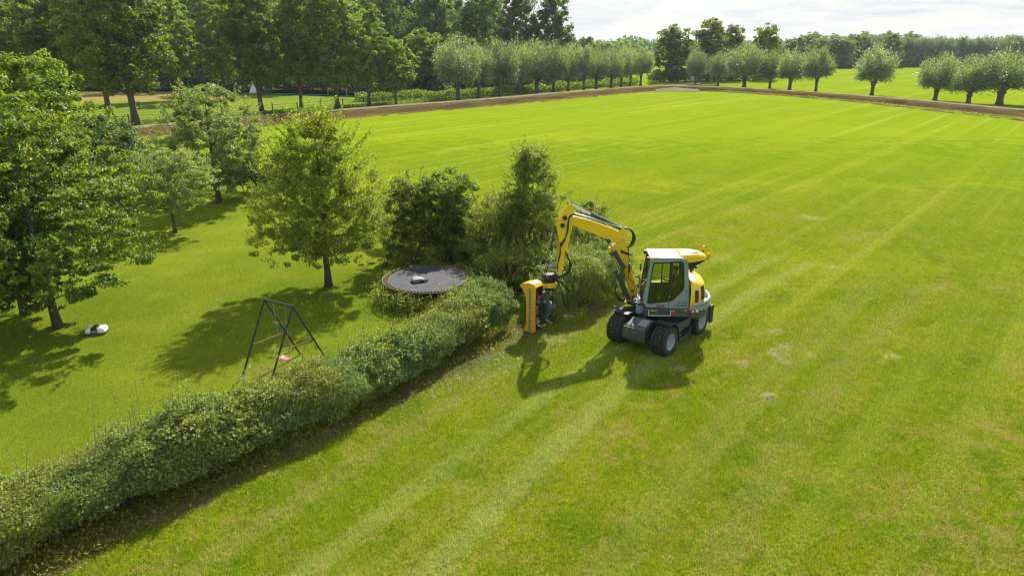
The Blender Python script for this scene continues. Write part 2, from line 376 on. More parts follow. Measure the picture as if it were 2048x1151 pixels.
def soilmat(name, a, b, c, s1=.6, s2=6.0, bump=.6):
    m, nt, N, L = newmat(name)
    geo = N.new('ShaderNodeNewGeometry')
    n1 = N.new('ShaderNodeTexNoise'); setin(n1, Scale=s1, Detail=6.0, Roughness=.7); L.new(geo.outputs['Position'], n1.inputs['Vector'])
    n2 = N.new('ShaderNodeTexNoise'); setin(n2, Scale=s2, Detail=6.0, Roughness=.7); L.new(geo.outputs['Position'], n2.inputs['Vector'])
    r1 = N.new('ShaderNodeMapRange'); r1.inputs[1].default_value = .42; r1.inputs[2].default_value = .6; L.new(n1.outputs[0], r1.inputs[0])
    r2 = N.new('ShaderNodeMapRange'); r2.inputs[1].default_value = .35; r2.inputs[2].default_value = .65; L.new(n2.outputs[0], r2.inputs[0])
    m1 = N.new('ShaderNodeMix'); m1.data_type = 'RGBA'; m1.inputs[6].default_value = (*a, 1); m1.inputs[7].default_value = (*b, 1); L.new(r2.outputs[0], m1.inputs[0])
    m2 = N.new('ShaderNodeMix'); m2.data_type = 'RGBA'; L.new(m1.outputs[2], m2.inputs[6]); m2.inputs[7].default_value = (*c, 1)
    k = N.new('ShaderNodeMath'); k.operation = 'MULTIPLY'; k.inputs[1].default_value = .6; L.new(r1.outputs[0], k.inputs[0]); L.new(k.outputs[0], m2.inputs[0])
    p = N.new('ShaderNodeBsdfPrincipled'); setin(p, Roughness=.95); p.inputs['Specular IOR Level'].default_value = .0; L.new(m2.outputs[2], p.inputs['Base Color'])
    b_ = N.new('ShaderNodeBump'); b_.inputs['Strength'].default_value = bump; b_.inputs['Distance'].default_value = .08
    L.new(n2.outputs[0], b_.inputs['Height']); L.new(b_.outputs[0], p.inputs['Normal'])
    o = N.new('ShaderNodeOutputMaterial'); L.new(p.outputs[0], o.inputs[0])
    return m
M_bank = soilmat('bank_soil', (.085, .050, .024), (.170, .105, .055), (.10, .11, .022), 1.0, 3.5, 1.0)
M_path = soilmat('path_gravel', (.17, .145, .105), (.23, .195, .145), (.15, .14, .07), .3, 3, .2)
M_verge = soilmat('verge_grass', (.08, .11, .02), (.14, .17, .03), (.19, .17, .06), .25, 3, .8)
M_floor = soilmat('wood_floor', (.05, .06, .02), (.07, .075, .025), (.08, .06, .03), .2, 2, .8)

# ------------------------------------------------------------------ ground sheets
def sheet(name, pts, z, mat, kind='structure'):
    me = bpy.data.meshes.new(name)
    bm = bmesh.new()
    f = bm.faces.new([bm.verts.new((x, y, z)) for x, y in pts])
    bmesh.ops.triangulate(bm, faces=[f]); bmesh.ops.recalc_face_normals(bm, faces=bm.faces)
    for f in bm.faces:
        if f.normal.z < 0: f.normal_flip()
    bm.to_mesh(me); bm.free()
    o = obj(name, me, mat); o['kind'] = kind
    return o
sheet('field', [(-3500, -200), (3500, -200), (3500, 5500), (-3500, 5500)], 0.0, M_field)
LAWN = [(-60, -12), (-21.0, -2.8), (-10.4, 12.9), (-5.3, 18.2), (.3, 25.4), (3.7, 29.3), (.9, 31.8), (-4, 33.4), (-17.3, 47.6), (-31, 56), (-46, 60), (-75, 40)]
sheet('lawn', LAWN, .004, M_lawn)

rs = np.random.RandomState(7)
def wav(p, seed, sc, oct=4):
    """smooth pseudo noise in about -1..1 for Nx3 points"""
    r = np.random.RandomState(seed); out = np.zeros(len(p)); amp = 1.0; tot = 0
    for o in range(oct):
        for k in range(3):
            d = r.normal(size=3); d /= np.linalg.norm(d)
            out += amp * np.sin(p @ d * sc * (1.7 ** o) * (1 + .3 * k) + r.uniform(0, 6.28)) / 3
        tot += amp; amp *= .6
    return out / tot * 1.6

def resample(pl, step):
    pl = np.array(pl, float); seg = np.linalg.norm(np.diff(pl, axis=0), axis=1); s = np.r_[0, np.cumsum(seg)]
    t = np.arange(0, s[-1], step); t = np.r_[t, s[-1]]
    return np.c_[np.interp(t, s, pl[:, 0]), np.interp(t, s, pl[:, 1])], t

FE = [(-90, 14), (-42.3, 80.98), (-33.49, 93.47), (-25.58, 100.8), (-13.37, 114.42), (-5.4, 121.5), (11.96, 141.5), (31.09, 163.0), (37.8, 167.6), (47.45, 163.0), (60.0, 144.8), (66.71, 126.42), (70.44, 110.62), (77, 88), (92, 30)]
PN = [(-94, 20), (-44.0, 84.5), (-35.2, 96.5), (-28.0, 104.0), (-15.2, 117.2), (-7.6, 124.2), (9.5, 143.9), (29.5, 165.6), (38.2, 169.8), (49.4, 165.2), (63.4, 146.0), (71.0, 128.5), (75.6, 112.0), (82.2, 90), (98, 32)]
def strip(name, rows, mat, step=1.2, nz=3, bumpy=0, kind='structure'):
    """rows: list of (polyline, z); all polylines sampled at the same count"""
    n = 220; cols = []
    for pl, z in rows:
        q, t = resample(pl, .25)
        idx = np.linspace(0, len(q)-1, n).astype(int); cols.append((q[idx], z))
    P = []
    for j in range(len(cols)-1):
        (a, za), (b, zb) = cols[j], cols[j+1]
        m = nz if j < len(cols)-2 else nz+1
        for k in range(m):
            t = k/nz
            sm = t*t*(3-2*t)
            P.append(np.c_[a*(1-t)+b*t, np.full(n, za*(1-sm)+zb*sm)])
    P = np.array(P); m = len(P); flat = P.reshape(-1, 3)
    if bumpy:
        w = np.ones(m); w[0] = 0; w[-1] = .3
        flat[:, 2] += bumpy * wav(flat, 3, 2.2, 3) * np.repeat(w, n)
        flat[:, 0] += bumpy * wav(flat, 5, 1.8, 3) * np.repeat(w, n)
    fs = [(i*n+k, i*n+k+1, (i+1)*n+k+1, (i+1)*n+k) for i in range(m-1) for k in range(n-1)]
    me = bpy.data.meshes.new(name); me.from_pydata(flat.tolist(), [], fs)
    me.polygons.foreach_set('use_smooth', [True]*len(me.polygons))
    o = obj(name, me, mat); o['kind'] = kind
    return o
def offs(pl, d):
    pl = np.array(pl, float); t = np.gradient(pl, axis=0); t /= np.linalg.norm(t, axis=1)[:, None]
    return pl + np.c_[-t[:, 1], t[:, 0]] * d
PF = offs(PN, 2.6); VO = offs(PN, 7.0)
strip('dirt_bank', [(offs(FE, -.3), -.05), (offs(FE, .5), -.02), (offs(PN, -1.9), .02), (offs(PN, -.5), .80), (PN, .92)], M_bank, bumpy=.22, nz=8)
strip('path', [(PN, .925), (PF, .93)], M_path)
strip('verge', [(PF, .93), (VO, -.03)], M_verge, bumpy=.05)
sheet('meadow', [tuple(p) for p in offs(PN, 7.3)[:4]] + [(-20, 128), (-14, 150), (-40, 172), (-120, 200), (-200, 120)], .02, M_mead)
sheet('woodland_floor', [(-16, 142), (-9, 150), (30, 196), (30, 320), (-60, 300), (-300, 300), (-300, 120), (-120, 172), (-48, 168)], .03, M_floor)
def ribbon(name, L_, mat):
    me = bpy.data.meshes.new(name); n = len(L_)
    me.from_pydata([tuple(a) for a, b in L_]+[tuple(b) for a, b in L_], [], [(i, i+1, n+i+1, n+i) for i in range(n-1)])
    o = obj(name, me, mat); o['kind'] = 'structure'; return o
ribbon('junction_verge', [((30, 173.5, .84), (45.5, 172.5, .84)), ((33, 178, .62), (50, 176, .62)), ((43, 196, .035), (56, 194, .035))], M_verge)
ribbon('junction_apron', [((33.4, 163.6, .06), (33.4, 169.8, .955)), ((36, 164.6, .06), (36, 170.4, .955)), ((40, 164.6, .06), (40, 170.3, .955)), ((43.5, 163.2, .06), (43.5, 169.6, .955))], M_path)
ribbon('junction_path', [((34.0, 169.5, .935), (42.5, 169.0, .935)), ((38.5, 177, .72), (43.5, 176.5, .72)), ((45.8, 190, .30), (49.6, 189, .30)), ((52, 205, .07), (55.5, 204, .07)), ((64, 236, .05), (67, 235, .05))], M_path)

# ------------------------------------------------------------------ grass blades (stuff)
def patch_mesh(name, nb, size, h0, h1, w, seed, mat):
    r = np.random.RandomState(seed)
    aa_ = r.uniform(0, 6.283, nb); qq_ = size*.78*r.uniform(0, 1, nb)**.62; c = np.c_[qq_*np.cos(aa_), qq_*np.sin(aa_)]; h = r.uniform(h0, h1, nb); a = r.uniform(0, 6.283, nb)
    lean = r.normal(0, .6, (nb, 2)) * h[:, None]
    d = np.c_[np.cos(a), np.sin(a)] * (w * r.uniform(.6, 1.3, nb))[:, None] / 2
    z0 = np.full(nb, -.004)
    v = np.stack([np.c_[c-d, z0], np.c_[c+d, z0], np.c_[c+lean, h]], 1).reshape(-1, 3)
    me = bpy.data.meshes.new(name); me.vertices.add(nb*3); me.vertices.foreach_set('co', v.ravel())
    me.loops.add(nb*3); me.loops.foreach_set('vertex_index', np.arange(nb*3))
    me.polygons.add(nb); me.polygons.foreach_set('loop_start', np.arange(0, nb*3, 3))
    me.update(calc_edges=True); me.materials.append(mat)
    return me

def inpoly(pts, poly):
    x, y = pts[:, 0], pts[:, 1]; c = np.zeros(len(pts), bool); n = len(poly); j = n-1
    for i in range(n):
        xi, yi = poly[i]; xj, yj = poly[j]
        hit = ((yi > y) != (yj > y)) & (x < (xj-xi)*(y-yi)/((yj-yi) or 1e-9)+xi)
        c ^= hit; j = i
    return c

def scatter(name, pts, patch, smin, smax, seed, mat, label):
    me = bpy.data.meshes.new(name); me.from_pydata([tuple(p) for p in pts], [], [])
    o = obj(name, me)
    src = bpy.data.objects.new(name + '_tuft', patch)
    ng = bpy.data.node_groups.new(name + '_scatter', 'GeometryNodeTree')
    ng.interface.new_socket('Geometry', in_out='INPUT', socket_type='NodeSocketGeometry')
    ng.interface.new_socket('Geometry', in_out='OUTPUT', socket_type='NodeSocketGeometry')
    N = ng.nodes; L = ng.links
    gi = N.new('NodeGroupInput'); go = N.new('NodeGroupOutput'); oi = N.new('GeometryNodeObjectInfo'); oi.inputs[0].default_value = src
    ip = N.new('GeometryNodeInstanceOnPoints'); mp = N.new('GeometryNodeMeshToPoints')
    rv = N.new('FunctionNodeRandomValue'); rv.data_type = 'FLOAT_VECTOR'; rv.inputs[0].default_value = (0, 0, 0); rv.inputs[1].default_value = (0, 0, 6.283); rv.inputs['Seed'].default_value = seed
    rf = N.new('FunctionNodeRandomValue'); rf.data_type = 'FLOAT'; rf.inputs[2].default_value = smin; rf.inputs[3].default_value = smax; rf.inputs['Seed'].default_value = seed+5
    L.new(gi.outputs[0], mp.inputs[0]); L.new(mp.outputs[0], ip.inputs['Points']); L.new(oi.outputs['Geometry'], ip.inputs['Instance'])
    L.new(rv.outputs[0], ip.inputs['Rotation']); L.new(rf.outputs[1], ip.inputs['Scale']); L.new(ip.outputs[0], go.inputs[0])
    md = o.modifiers.new('scatter', 'NODES'); md.node_group = ng
    return tag(o, label, 'grass', kind='stuff')

def grid_pts(y0, y1, step, seed, keep=None):
    r = np.random.RandomState(seed); ys = np.arange(y0, y1, step); out = []
    for y in ys:
        w = .80*y+5; xs = np.arange(-w, w, step)
        out.append(np.c_[xs, np.full(len(xs), y)] + r.uniform(-.3, .3, (len(xs), 2))*step)
    p = np.concatenate(out)
    if keep is not None: p = p[r.uniform(size=len(p)) < keep(p)]
    return p
LAWN_IN = LAWN
def z3(p): return np.c_[p, np.zeros(len(p))]
rg_ = random.Random(2)
for k, (y0, y1, h0, h1, nb, w_) in enumerate([(9.5, 34, .025, .085, 1150, .014), (32, 54, .02, .055, 800, .018), (52, 84, .012, .035, 520, .026)]):
    gp = grid_pts(y0, y1, .72, 1+k, (lambda p, a=y0, b=y1, k=k: np.clip((b-p[:, 1])/(5 if k < 2 else 20), 0, 1)*np.clip((p[:, 1]-a+(99 if k == 0 else 0))/4, 0, 1)))
    m_in = inpoly(gp, LAWN)
    scatter('field_grass', z3(gp[~m_in]), patch_mesh('field_tuft', nb, 1.1, h0, h1, w_, 1+k, B_field), .8, 1.25, 3+k, B_field, 'short yellow-green mown grass blades of the field')
    scatter('lawn_grass', z3(gp[m_in]), patch_mesh('lawn_tuft', nb, 1.1, h0*.6, h1*.6, w_*.95, 12+k, B_lawn), .8, 1.2, 14+k, B_lawn, 'short green grass blades of the garden lawn')

# ------------------------------------------------------------------ foliage
def unit(a): return a / np.maximum(np.linalg.norm(a, axis=1), 1e-9)[:, None]

def leaf_mesh(name, C, A, Nn, L, Wd, mat, fold=.25):
    n = len(C); A = unit(A); Sd = unit(np.cross(A, Nn)); Nn = unit(np.cross(Sd, A))
    hl = A * (L/2)[:, None]; hw = Sd * (Wd/2)[:, None]; up = Nn * (Wd*fold)[:, None]
    mid = C - hl*.15
    v = np.stack([C-hl, mid-hw+up, C+hl, mid+hw+up], 1).reshape(-1, 3)
    me = bpy.data.meshes.new(name); me.vertices.add(4*n); me.vertices.foreach_set('co', v.astype(np.float32).ravel())
    b = np.arange(n)*4
    idx = np.stack([b, b+1, b+2, b, b+2, b+3], 1).ravel()
    me.loops.add(6*n); me.loops.foreach_set('vertex_index', idx.astype(np.int32))
    me.polygons.add(2*n); me.polygons.foreach_set('loop_start', np.arange(0, 6*n, 3).astype(np.int32))
    me.update(calc_edges=True); me.materials.append(mat)
    return me

PROF = {
    'round': lambda t: np.sqrt(np.clip(1-(2*t-1)**2, 0, 1))**.85,
    'oak':   lambda t: np.clip(np.sin(np.pi*np.clip(t*.93+.04, 0, 1))**.55, 0, 1)*(1-.25*t),
    'pear':  lambda t: np.clip(1-t, 0, 1)**.55*np.clip(t*5+.25, 0, 1)**.5,
    'cone':  lambda t: (1-t)**.8*np.clip(t*6+.4, 0, 1)+.13,
    'col':   lambda t: np.clip(np.sin(np.pi*np.clip(t*.9+.06, 0, 1)), 0, 1)**.4,
    'bush':  lambda t: np.sqrt(np.clip(1-t**2.4, 0, 1))*np.clip(.75+t*.6, 0, 1),
}

def make_tree(name, seed, h, cb, Rr, prof, mat, leaves, LL, LW, ntip=70, sub=4, crad=.7, tr=.16, bark=None,
              lean=(0, 0), upb=.6, sprays=0, lump=.28, shell=.5, flat=.6, droop=.0, spr_len=.8, align=0.0, stems=1):
    r = np.random.RandomState(seed); P = PROF[prof]
    ax = np.array([lean[0], lean[1], 1.0])
    def surf(t, a):
        k = np.c_[np.cos(a)*2, np.sin(a)*2, t*4]
        return Rr*P(t)*(1+lump*wav(k, seed+1, 1.3, 3))
    tw = MB()
    # limb tips
    tt = r.uniform(.02, .98, ntip*3); keep = r.uniform(size=len(tt)) < (P(tt)**1.3+.08); tt = tt[keep][:ntip]; nt_ = len(tt)
    aa = r.uniform(0, 2*np.pi, nt_); rr = surf(tt, aa)*(r.uniform(0, 1, nt_)**(.5-.2*shell))*.86
    z = cb+(h-cb)*tt*.97
    tips = np.c_[rr*np.cos(aa)+lean[0]*z, rr*np.sin(aa)+lean[1]*z, z]
    # trunk
    tb = MB()
    trunk_top = h*.86
    nseg = 9
    wob = r.normal(0, .012*h, (nseg+1, 2)); wob[0] = 0
    tpts = []
    for i in range(nseg+1):
        q = i/nseg; zc = trunk_top*q
        tpts.append(Vector((lean[0]*zc+wob[i][0]*q, lean[1]*zc+wob[i][1]*q, zc-.05*(i == 0))))
    rad = [tr*(1.35 if i == 0 else 1.0)*(1-i/nseg)**.8+.012 for i in range(nseg+1)]
    if stems == 1: tb.tube(tpts, rad, 8)
    nodes = [(p, rad[i]) for i, p in enumerate(tpts) if p.z > cb*.7]
    if not nodes: nodes = [(tpts[2], rad[2])]
    order = np.argsort(np.linalg.norm(tips[:, :2], axis=1))
    if stems > 1:
        nodes = [(Vector((r.normal(0, .12), r.normal(0, .12), .02)), tr) for _ in range(stems)]
    for i in order:
        p = Vector(tips[i]); best = None
        for q, rq in nodes:
            dz = p.z-q.z
            c = (p-q).length+(2.5*max(0, -dz+.15*(p-q).length))-rq*2.0
            if best is None or c < best[0]: best = (c, q, rq)
        q, rq = best[1], best[2]
        r0 = max(.008, min(rq*.62, tr*.5)); mid = (p+q)/2+Vector((r.normal(0, .06), r.normal(0, .06), .12*(p-q).length))
        pts = bez(q, mid, p, 4); tb.tube(pts, [r0*(1-.6*k/4) for k in range(5)], 5, cap=False)
        nodes.append((pts[2], r0*.8)); nodes.append((p, r0*.45))
    # leaf clusters round the tips
    cl = np.repeat(tips, sub, 0)+r.normal(0, 1, (nt_*sub, 3))*np.array([crad, crad, crad*.8])*1.15
    cl = np.concatenate([tips, cl])
    # keep clusters inside the envelope (softly)
    t = np.clip((cl[:, 2]-cb)/(h-cb), 0.0, 1.0); a = np.arctan2(cl[:, 1]-lean[1]*cl[:, 2], cl[:, 0]-lean[0]*cl[:, 2])
    rc = np.hypot(cl[:, 0]-lean[0]*cl[:, 2], cl[:, 1]-lean[1]*cl[:, 2]); lim = surf(t, a)+.04*Rr
    s_ = np.minimum(1, lim/np.maximum(rc, 1e-6)); cl[:, 0] = lean[0]*cl[:, 2]+(cl[:, 0]-lean[0]*cl[:, 2])*s_; cl[:, 1] = lean[1]*cl[:, 2]+(cl[:, 1]-lean[1]*cl[:, 2])*s_
    cl[:, 2] = np.clip(cl[:, 2], cb*.9, h*.985)
    wts = r.uniform(.15, 1.6, len(cl))**1.3; wts /= wts.sum()
    k = r.choice(len(cl), leaves, p=wts)
    g = r.normal(0, 1, (leaves, 3)); g = unit(g)*(r.uniform(0, 1, leaves)**.45)[:, None]
    csz = crad*r.uniform(.45, .95, len(cl))
    C = cl[k]+g*csz[k][:, None]*np.array([1, 1, flat*.9])
    outw = g.copy(); rad_dir = unit(C-np.array([lean[0]*h*.4, lean[1]*h*.4, cb+(h-cb)*.35]))
    Nn = unit(outw*.45+rad_dir*.35+np.array([0, 0, upb*1.15])+r.normal(0, .38, (leaves, 3)))
    A = r.normal(0, 1, (leaves, 3)); A[:, 2] -= droop
    if align: A = A*(1-align)+rad_dir*align*1.5+np.array([0, 0, align*.8])
    L_ = LL*r.uniform(.65, 1.3, leaves)
    if sprays:
        t2 = r.uniform(.25, .97, sprays); a2 = r.uniform(0, 6.283, sprays); r2 = surf(t2, a2)*r.uniform(.75, 1.0, sprays)
        base = np.c_[r2*np.cos(a2), r2*np.sin(a2), cb+(h-cb)*t2*.97]
        base[:, 0] += lean[0]*base[:, 2]; base[:, 1] += lean[1]*base[:, 2]
        dirs = unit(np.c_[np.cos(a2)*.55, np.sin(a2)*.55, r.uniform(.35, 1.3, sprays)]+r.normal(0, .15, (sprays, 3)))
        ln = spr_len*r.uniform(.5, 1.3, sprays); per = max(10, int(spr_len/LL*4.5))
        kk = np.repeat(np.arange(sprays), per); q = r.uniform(0, 1, len(kk))
        C2 = base[kk]+dirs[kk]*(ln[kk]*q)[:, None]+r.normal(0, LL*.45, (len(kk), 3))
        A2 = dirs[kk]*.8+r.normal(0, .7, (len(kk), 3)); N2 = unit(r.normal(0, .7, (len(kk), 3))+np.array([0, 0, .5]))
        C = np.concatenate([C, C2]); A = np.concatenate([A, A2]); Nn = np.concatenate([Nn, N2]); L_ = np.concatenate([L_, LL*r.uniform(.6, 1.1, len(kk))])
        for i in range(0, sprays, 2):
            tw.tube([base[i]-dirs[i]*.3*spr_len, base[i]+dirs[i]*ln[i]*.9], [.012, .004], 3, cap=False)
    C[:, 2] = np.maximum(C[:, 2], .03)
    cm = leaf_mesh(name+'_crown', C, A, Nn, L_, L_*LW/LL, mat)
    tm = bpy.data.meshes.new(name+'_trunk'); tm.from_pydata([tuple(v) for v in tb.v], [], tb.f)
    tm.polygons.foreach_set('use_smooth', [True]*len(tm.polygons)); tm.materials.append(bark or M_bark)
    if not tw.v: return tm, cm
    tz = bpy.data.meshes.new(name+'_twigs'); tz.from_pydata([tuple(v) for v in tw.v], [], tw.f); tz.materials.append(bark or M_bark)
    return tm, cm, tz

def make_willow(name, seed, h, cb, Rr, leaves, LL, LW, mat, shoots=170, tr=.42):
    r = np.random.RandomState(seed)
    tb = MB()
    hd = cb+.15
    tb.tube([(0, 0, -.1), (.02, 0, hd*.3), (-.03, .02, hd*.75), (0, 0, hd), (0, .02, hd+.35)], [tr*1.25, tr*.95, tr*.9, tr*1.35, tr*.7], 10)
    zc = cb+(h-cb)*.47
    a = r.uniform(0, 6.283, shoots); el = np.arcsin(r.uniform(-.72, 1, shoots))
    k = np.c_[np.cos(a)*np.cos(el), np.sin(a)*np.cos(el), np.sin(el)]
    lum = 1+.17*wav(k*2, seed, 2.0, 3)+r.normal(0, .06, shoots)
    ends = k*np.array([Rr, Rr, (h-cb)*.53])*lum[:, None]+np.array([0, 0, zc])
    Cs, As = [], []
    per = leaves//shoots
    for i in range(shoots):
        e = ends[i]; st = np.array([r.normal(0, .2), r.normal(0, .2), hd+.2])
        mid = np.array([e[0]*.62, e[1]*.62, max(e[2]+.10*h, hd+(e[2]-hd)*.7+.6)]) if e[2] < zc else np.array([e[0]*.55, e[1]*.55, hd+(e[2]-hd)*.5])
        t = r.uniform(.22, 1.0, per)**.75
        p = st*((1-t)**2)[:, None]+mid*(2*t*(1-t))[:, None]+e*(t*t)[:, None]
        d = (mid-st)*(2*(1-t))[:, None]+(e-mid)*(2*t)[:, None]
        Cs.append(p+r.normal(0, 1, (per, 3))*(.14+.30*t)[:, None]*Rr/3.4); As.append(unit(d)*1.2+r.normal(0, .45, (per, 3)))
        if i % 4 == 0:
            tb.tube(bez(st, mid, e, 4), [.07, .05, .035, .02, .01], 4, cap=False)
    C = np.concatenate(Cs); A = np.concatenate(As); n = len(C)
    Nn = unit(unit(C-np.array([0, 0, zc]))*.8+r.normal(0, .6, (n, 3))+np.array([0, 0, .35]))
    L_ = LL*r.uniform(.6, 1.35, n)
    cm = leaf_mesh(name+'_crown', C, A, Nn, L_, L_*LW/LL, mat)
    tm = bpy.data.meshes.new(name+'_trunk'); tm.from_pydata([tuple(v) for v in tb.v], [], tb.f)
    tm.polygons.foreach_set('use_smooth', [True]*len(tm.polygons)); tm.materials.append(M_bark_w)
    return tm, cm

def place(kind, meshes, x, y, label, cat='tree', group=None, rot=0.0, sc=(1, 1, 1), z=0.0, crown='crown', trunk='trunk'):
    if isinstance(sc, (int, float)): sc = (sc, sc, sc)
    e = empty(kind, (x, y, z), label, cat, group)
    e.rotation_euler = (0, 0, rot); e.scale = sc
    t_ = obj(trunk, meshes[0], None, e); c_ = obj(crown, meshes[1], None, e); c_['kind'] = 'stuff'
    if trunk == 'stems': t_['kind'] = 'stuff'
    if len(meshes) > 2: obj('twigs', meshes[2], None, e)['kind'] = 'stuff'
    return e

ORD = ['first', 'second', 'third', 'fourth', 'fifth', 'sixth', 'seventh', 'eighth', 'ninth', 'tenth', 'eleventh', 'twelfth', 'thirteenth']

# --- garden trees
place('cherry_tree', make_tree('cherry', 11, 8.8, 1.2, 4.25, 'oak', L_cherry, 58000, .15, .085, 170, 3, .50, .15, lean=(-.03, 0), droop=.9, upb=.9, sprays=90, flat=.42, lump=.35, spr_len=1.1),
      -17.65, 24.5, 'tall dark green tree with drooping leaves beside the robot mower', group=None, rot=.4)
chb = make_tree('cherry_b', 12, 7.3, 1.3, 3.2, 'oak', L_cherry, 27000, .15, .085, 100, 3, .50, .14, droop=.9, upb=.9, sprays=60, flat=.42, spr_len=1.0)
place('cherry_tree', chb, -24.2, 32.5, 'dark green tree filling the gap under the bright maples, behind the left garden trees', rot=4.0, sc=(1.1, 1.1, 1.05))
place('cherry_tree', chb, -19.9, 25.9, 'smaller dark green tree at the left edge, behind the one by the robot mower', rot=1.9)
place('garden_tree', make_tree('edge', 13, 4.4, .9, 1.9, 'round', L_apple, 8000, .12, .07, 50, 4, .5, .08, sprays=40),
      -19.6, 22.0, 'low branches of a light green tree cut off by the left edge', rot=1.0)
place('apple_tree', make_tree('apple_c', 14, 4.9, 1.35, 2.55, 'round', L_apple, 30000, .10, .06, 110, 3, .38, .10, lump=.3, sprays=60, spr_len=.6, flat=.5),
      -19.7, 38.7, 'small greyish green tree with a thin straight trunk on the shaded lawn', rot=.2)
place('apple_tree', make_tree('apple_d', 15, 7.9, 1.2, 4.15, 'oak', L_apple, 54000, .13, .078, 150, 3, .48, .17, lump=.35, sprays=170, spr_len=.9, flat=.6),
      -20.4, 46.8, 'large silvery green tree in front of the dark low hedge', rot=.9)
place('pear_tree', make_tree('pear', 16, 7.7, 1.55, 3.35, 'pear', L_pear, 54000, .105, .065, 170, 3, .40, .15, lump=.36, sprays=260, spr_len=1.0, flat=.7),
      -8.37, 29.36, 'yellow-green pear tree in the middle of the lawn beside the trampoline', rot=2.2)
mp = make_tree('maple', 17, 9.8, 1.2, 4.6, 'oak', L_maple, 28000, .21, .17, 120, 3, .75, .2, lump=.38, upb=.8, flat=.75)
place('maple_tree', mp, -34.6, 51.5, 'bright yellow-green tree with broad leaves, rising behind the left garden trees', rot=0)
place('maple_tree', mp, -40.5, 53.5, 'bright yellow-green tree cut off by the left edge above the dark drooping tree', rot=2.0, sc=(1.05, 1.05, 1.0))
sh = make_tree('elder', 18, 4.8, .2, 3.0, 'bush', L_shrub, 22000, .16, .10, 80, 4, .6, .06, lump=.3, stems=6, sprays=60)
place('garden_shrub', sh, -29.2, 49.5, 'tall dark shrub between the bright maple and the silvery tree', 'shrub', rot=.5, sc=(1.1, 1.1, 1.15), crown='foliage', trunk='stems')
place('garden_shrub', sh, -33.2, 46.0, 'wide dark shrub hidden behind the drooping tree on the left', 'shrub', rot=2.6, crown='foliage', trunk='stems')
sh2 = make_tree('hazel', 19, 3.6, .1, 2.3, 'bush', L_thorn, 15000, .12, .075, 60, 4, .5, .05, lump=.3, stems=6, sprays=60)
place('garden_shrub', sh2, -25.6, 46.0, 'grey-green shrub left of the silvery tree trunk', 'shrub', rot=.5, crown='foliage', trunk='stems')
lil = make_tree('lilac', 21, 4.5, .1, 1.95, 'bush', L_thorn, 26000, .11, .075, 100, 3, .36, .05, lump=.32, stems=7, sprays=90, spr_len=.5)
place('lilac_bush', lil, -4.9, 33.1, 'dark rounded bush behind the trampoline, nearer to the pear tree', 'bush', rot=.3, crown='foliage', trunk='stems')
place('lilac_bush', make_tree('lilac_b', 22, 4.7, .1, 1.6, 'bush', L_cherry, 20000, .12, .085, 70, 4, .42, .05, lump=.35, stems=7, sprays=90, spr_len=.5), -3.0, 32.9,
      'dark bush behind the trampoline with a rounded lighter top', 'bush', rot=1.3, crown='foliage', trunk='stems')
place('thorn_bush', make_tree('hawthorn', 23, 6.0, .1, 2.0, 'cone', L_thorn, 52000, .085, .055, 190, 3, .36, .07, lump=.55, stems=6, sprays=260, spr_len=.8, lean=(.05, 0)), .75, 31.8,
      'tall cone-shaped untrimmed bush rising behind the boom of the excavator', 'bush', rot=.8, crown='foliage', trunk='stems')
place('thorn_bush', make_tree('hawthorn_d', 26, 3.9, .1, 1.5, 'bush', L_thorn, 20000, .08, .055, 70, 4, .38, .05, lump=.45, stems=6, sprays=140, spr_len=.7), -.5, 31.3,
      'lower yellow-tinged bush leaning against the left foot of the cone-shaped bush', 'bush', rot=.2, crown='foliage', trunk='stems')
place('thorn_bush', make_tree('hawthorn_b', 24, 3.4, .1, 1.1, 'bush', L_thorn, 12000, .08, .055, 50, 4, .36, .05, lump=.35, stems=6, sprays=110, spr_len=.7), 3.7, 31.6,
      'thin untrimmed bush seen under the yellow boom', 'bush', rot=.2, crown='foliage', trunk='stems')
place('thorn_bush', make_tree('hawthorn_c', 25, 2.3, .1, 1.5, 'bush', L_thorn, 12000, .08, .055, 50, 4, .36, .05, lump=.35, stems=6, sprays=70, spr_len=.6), -1.4, 32.4,
      'low untrimmed bush in the gap right of the dark bushes', 'bush', rot=.2, crown='foliage', trunk='stems')

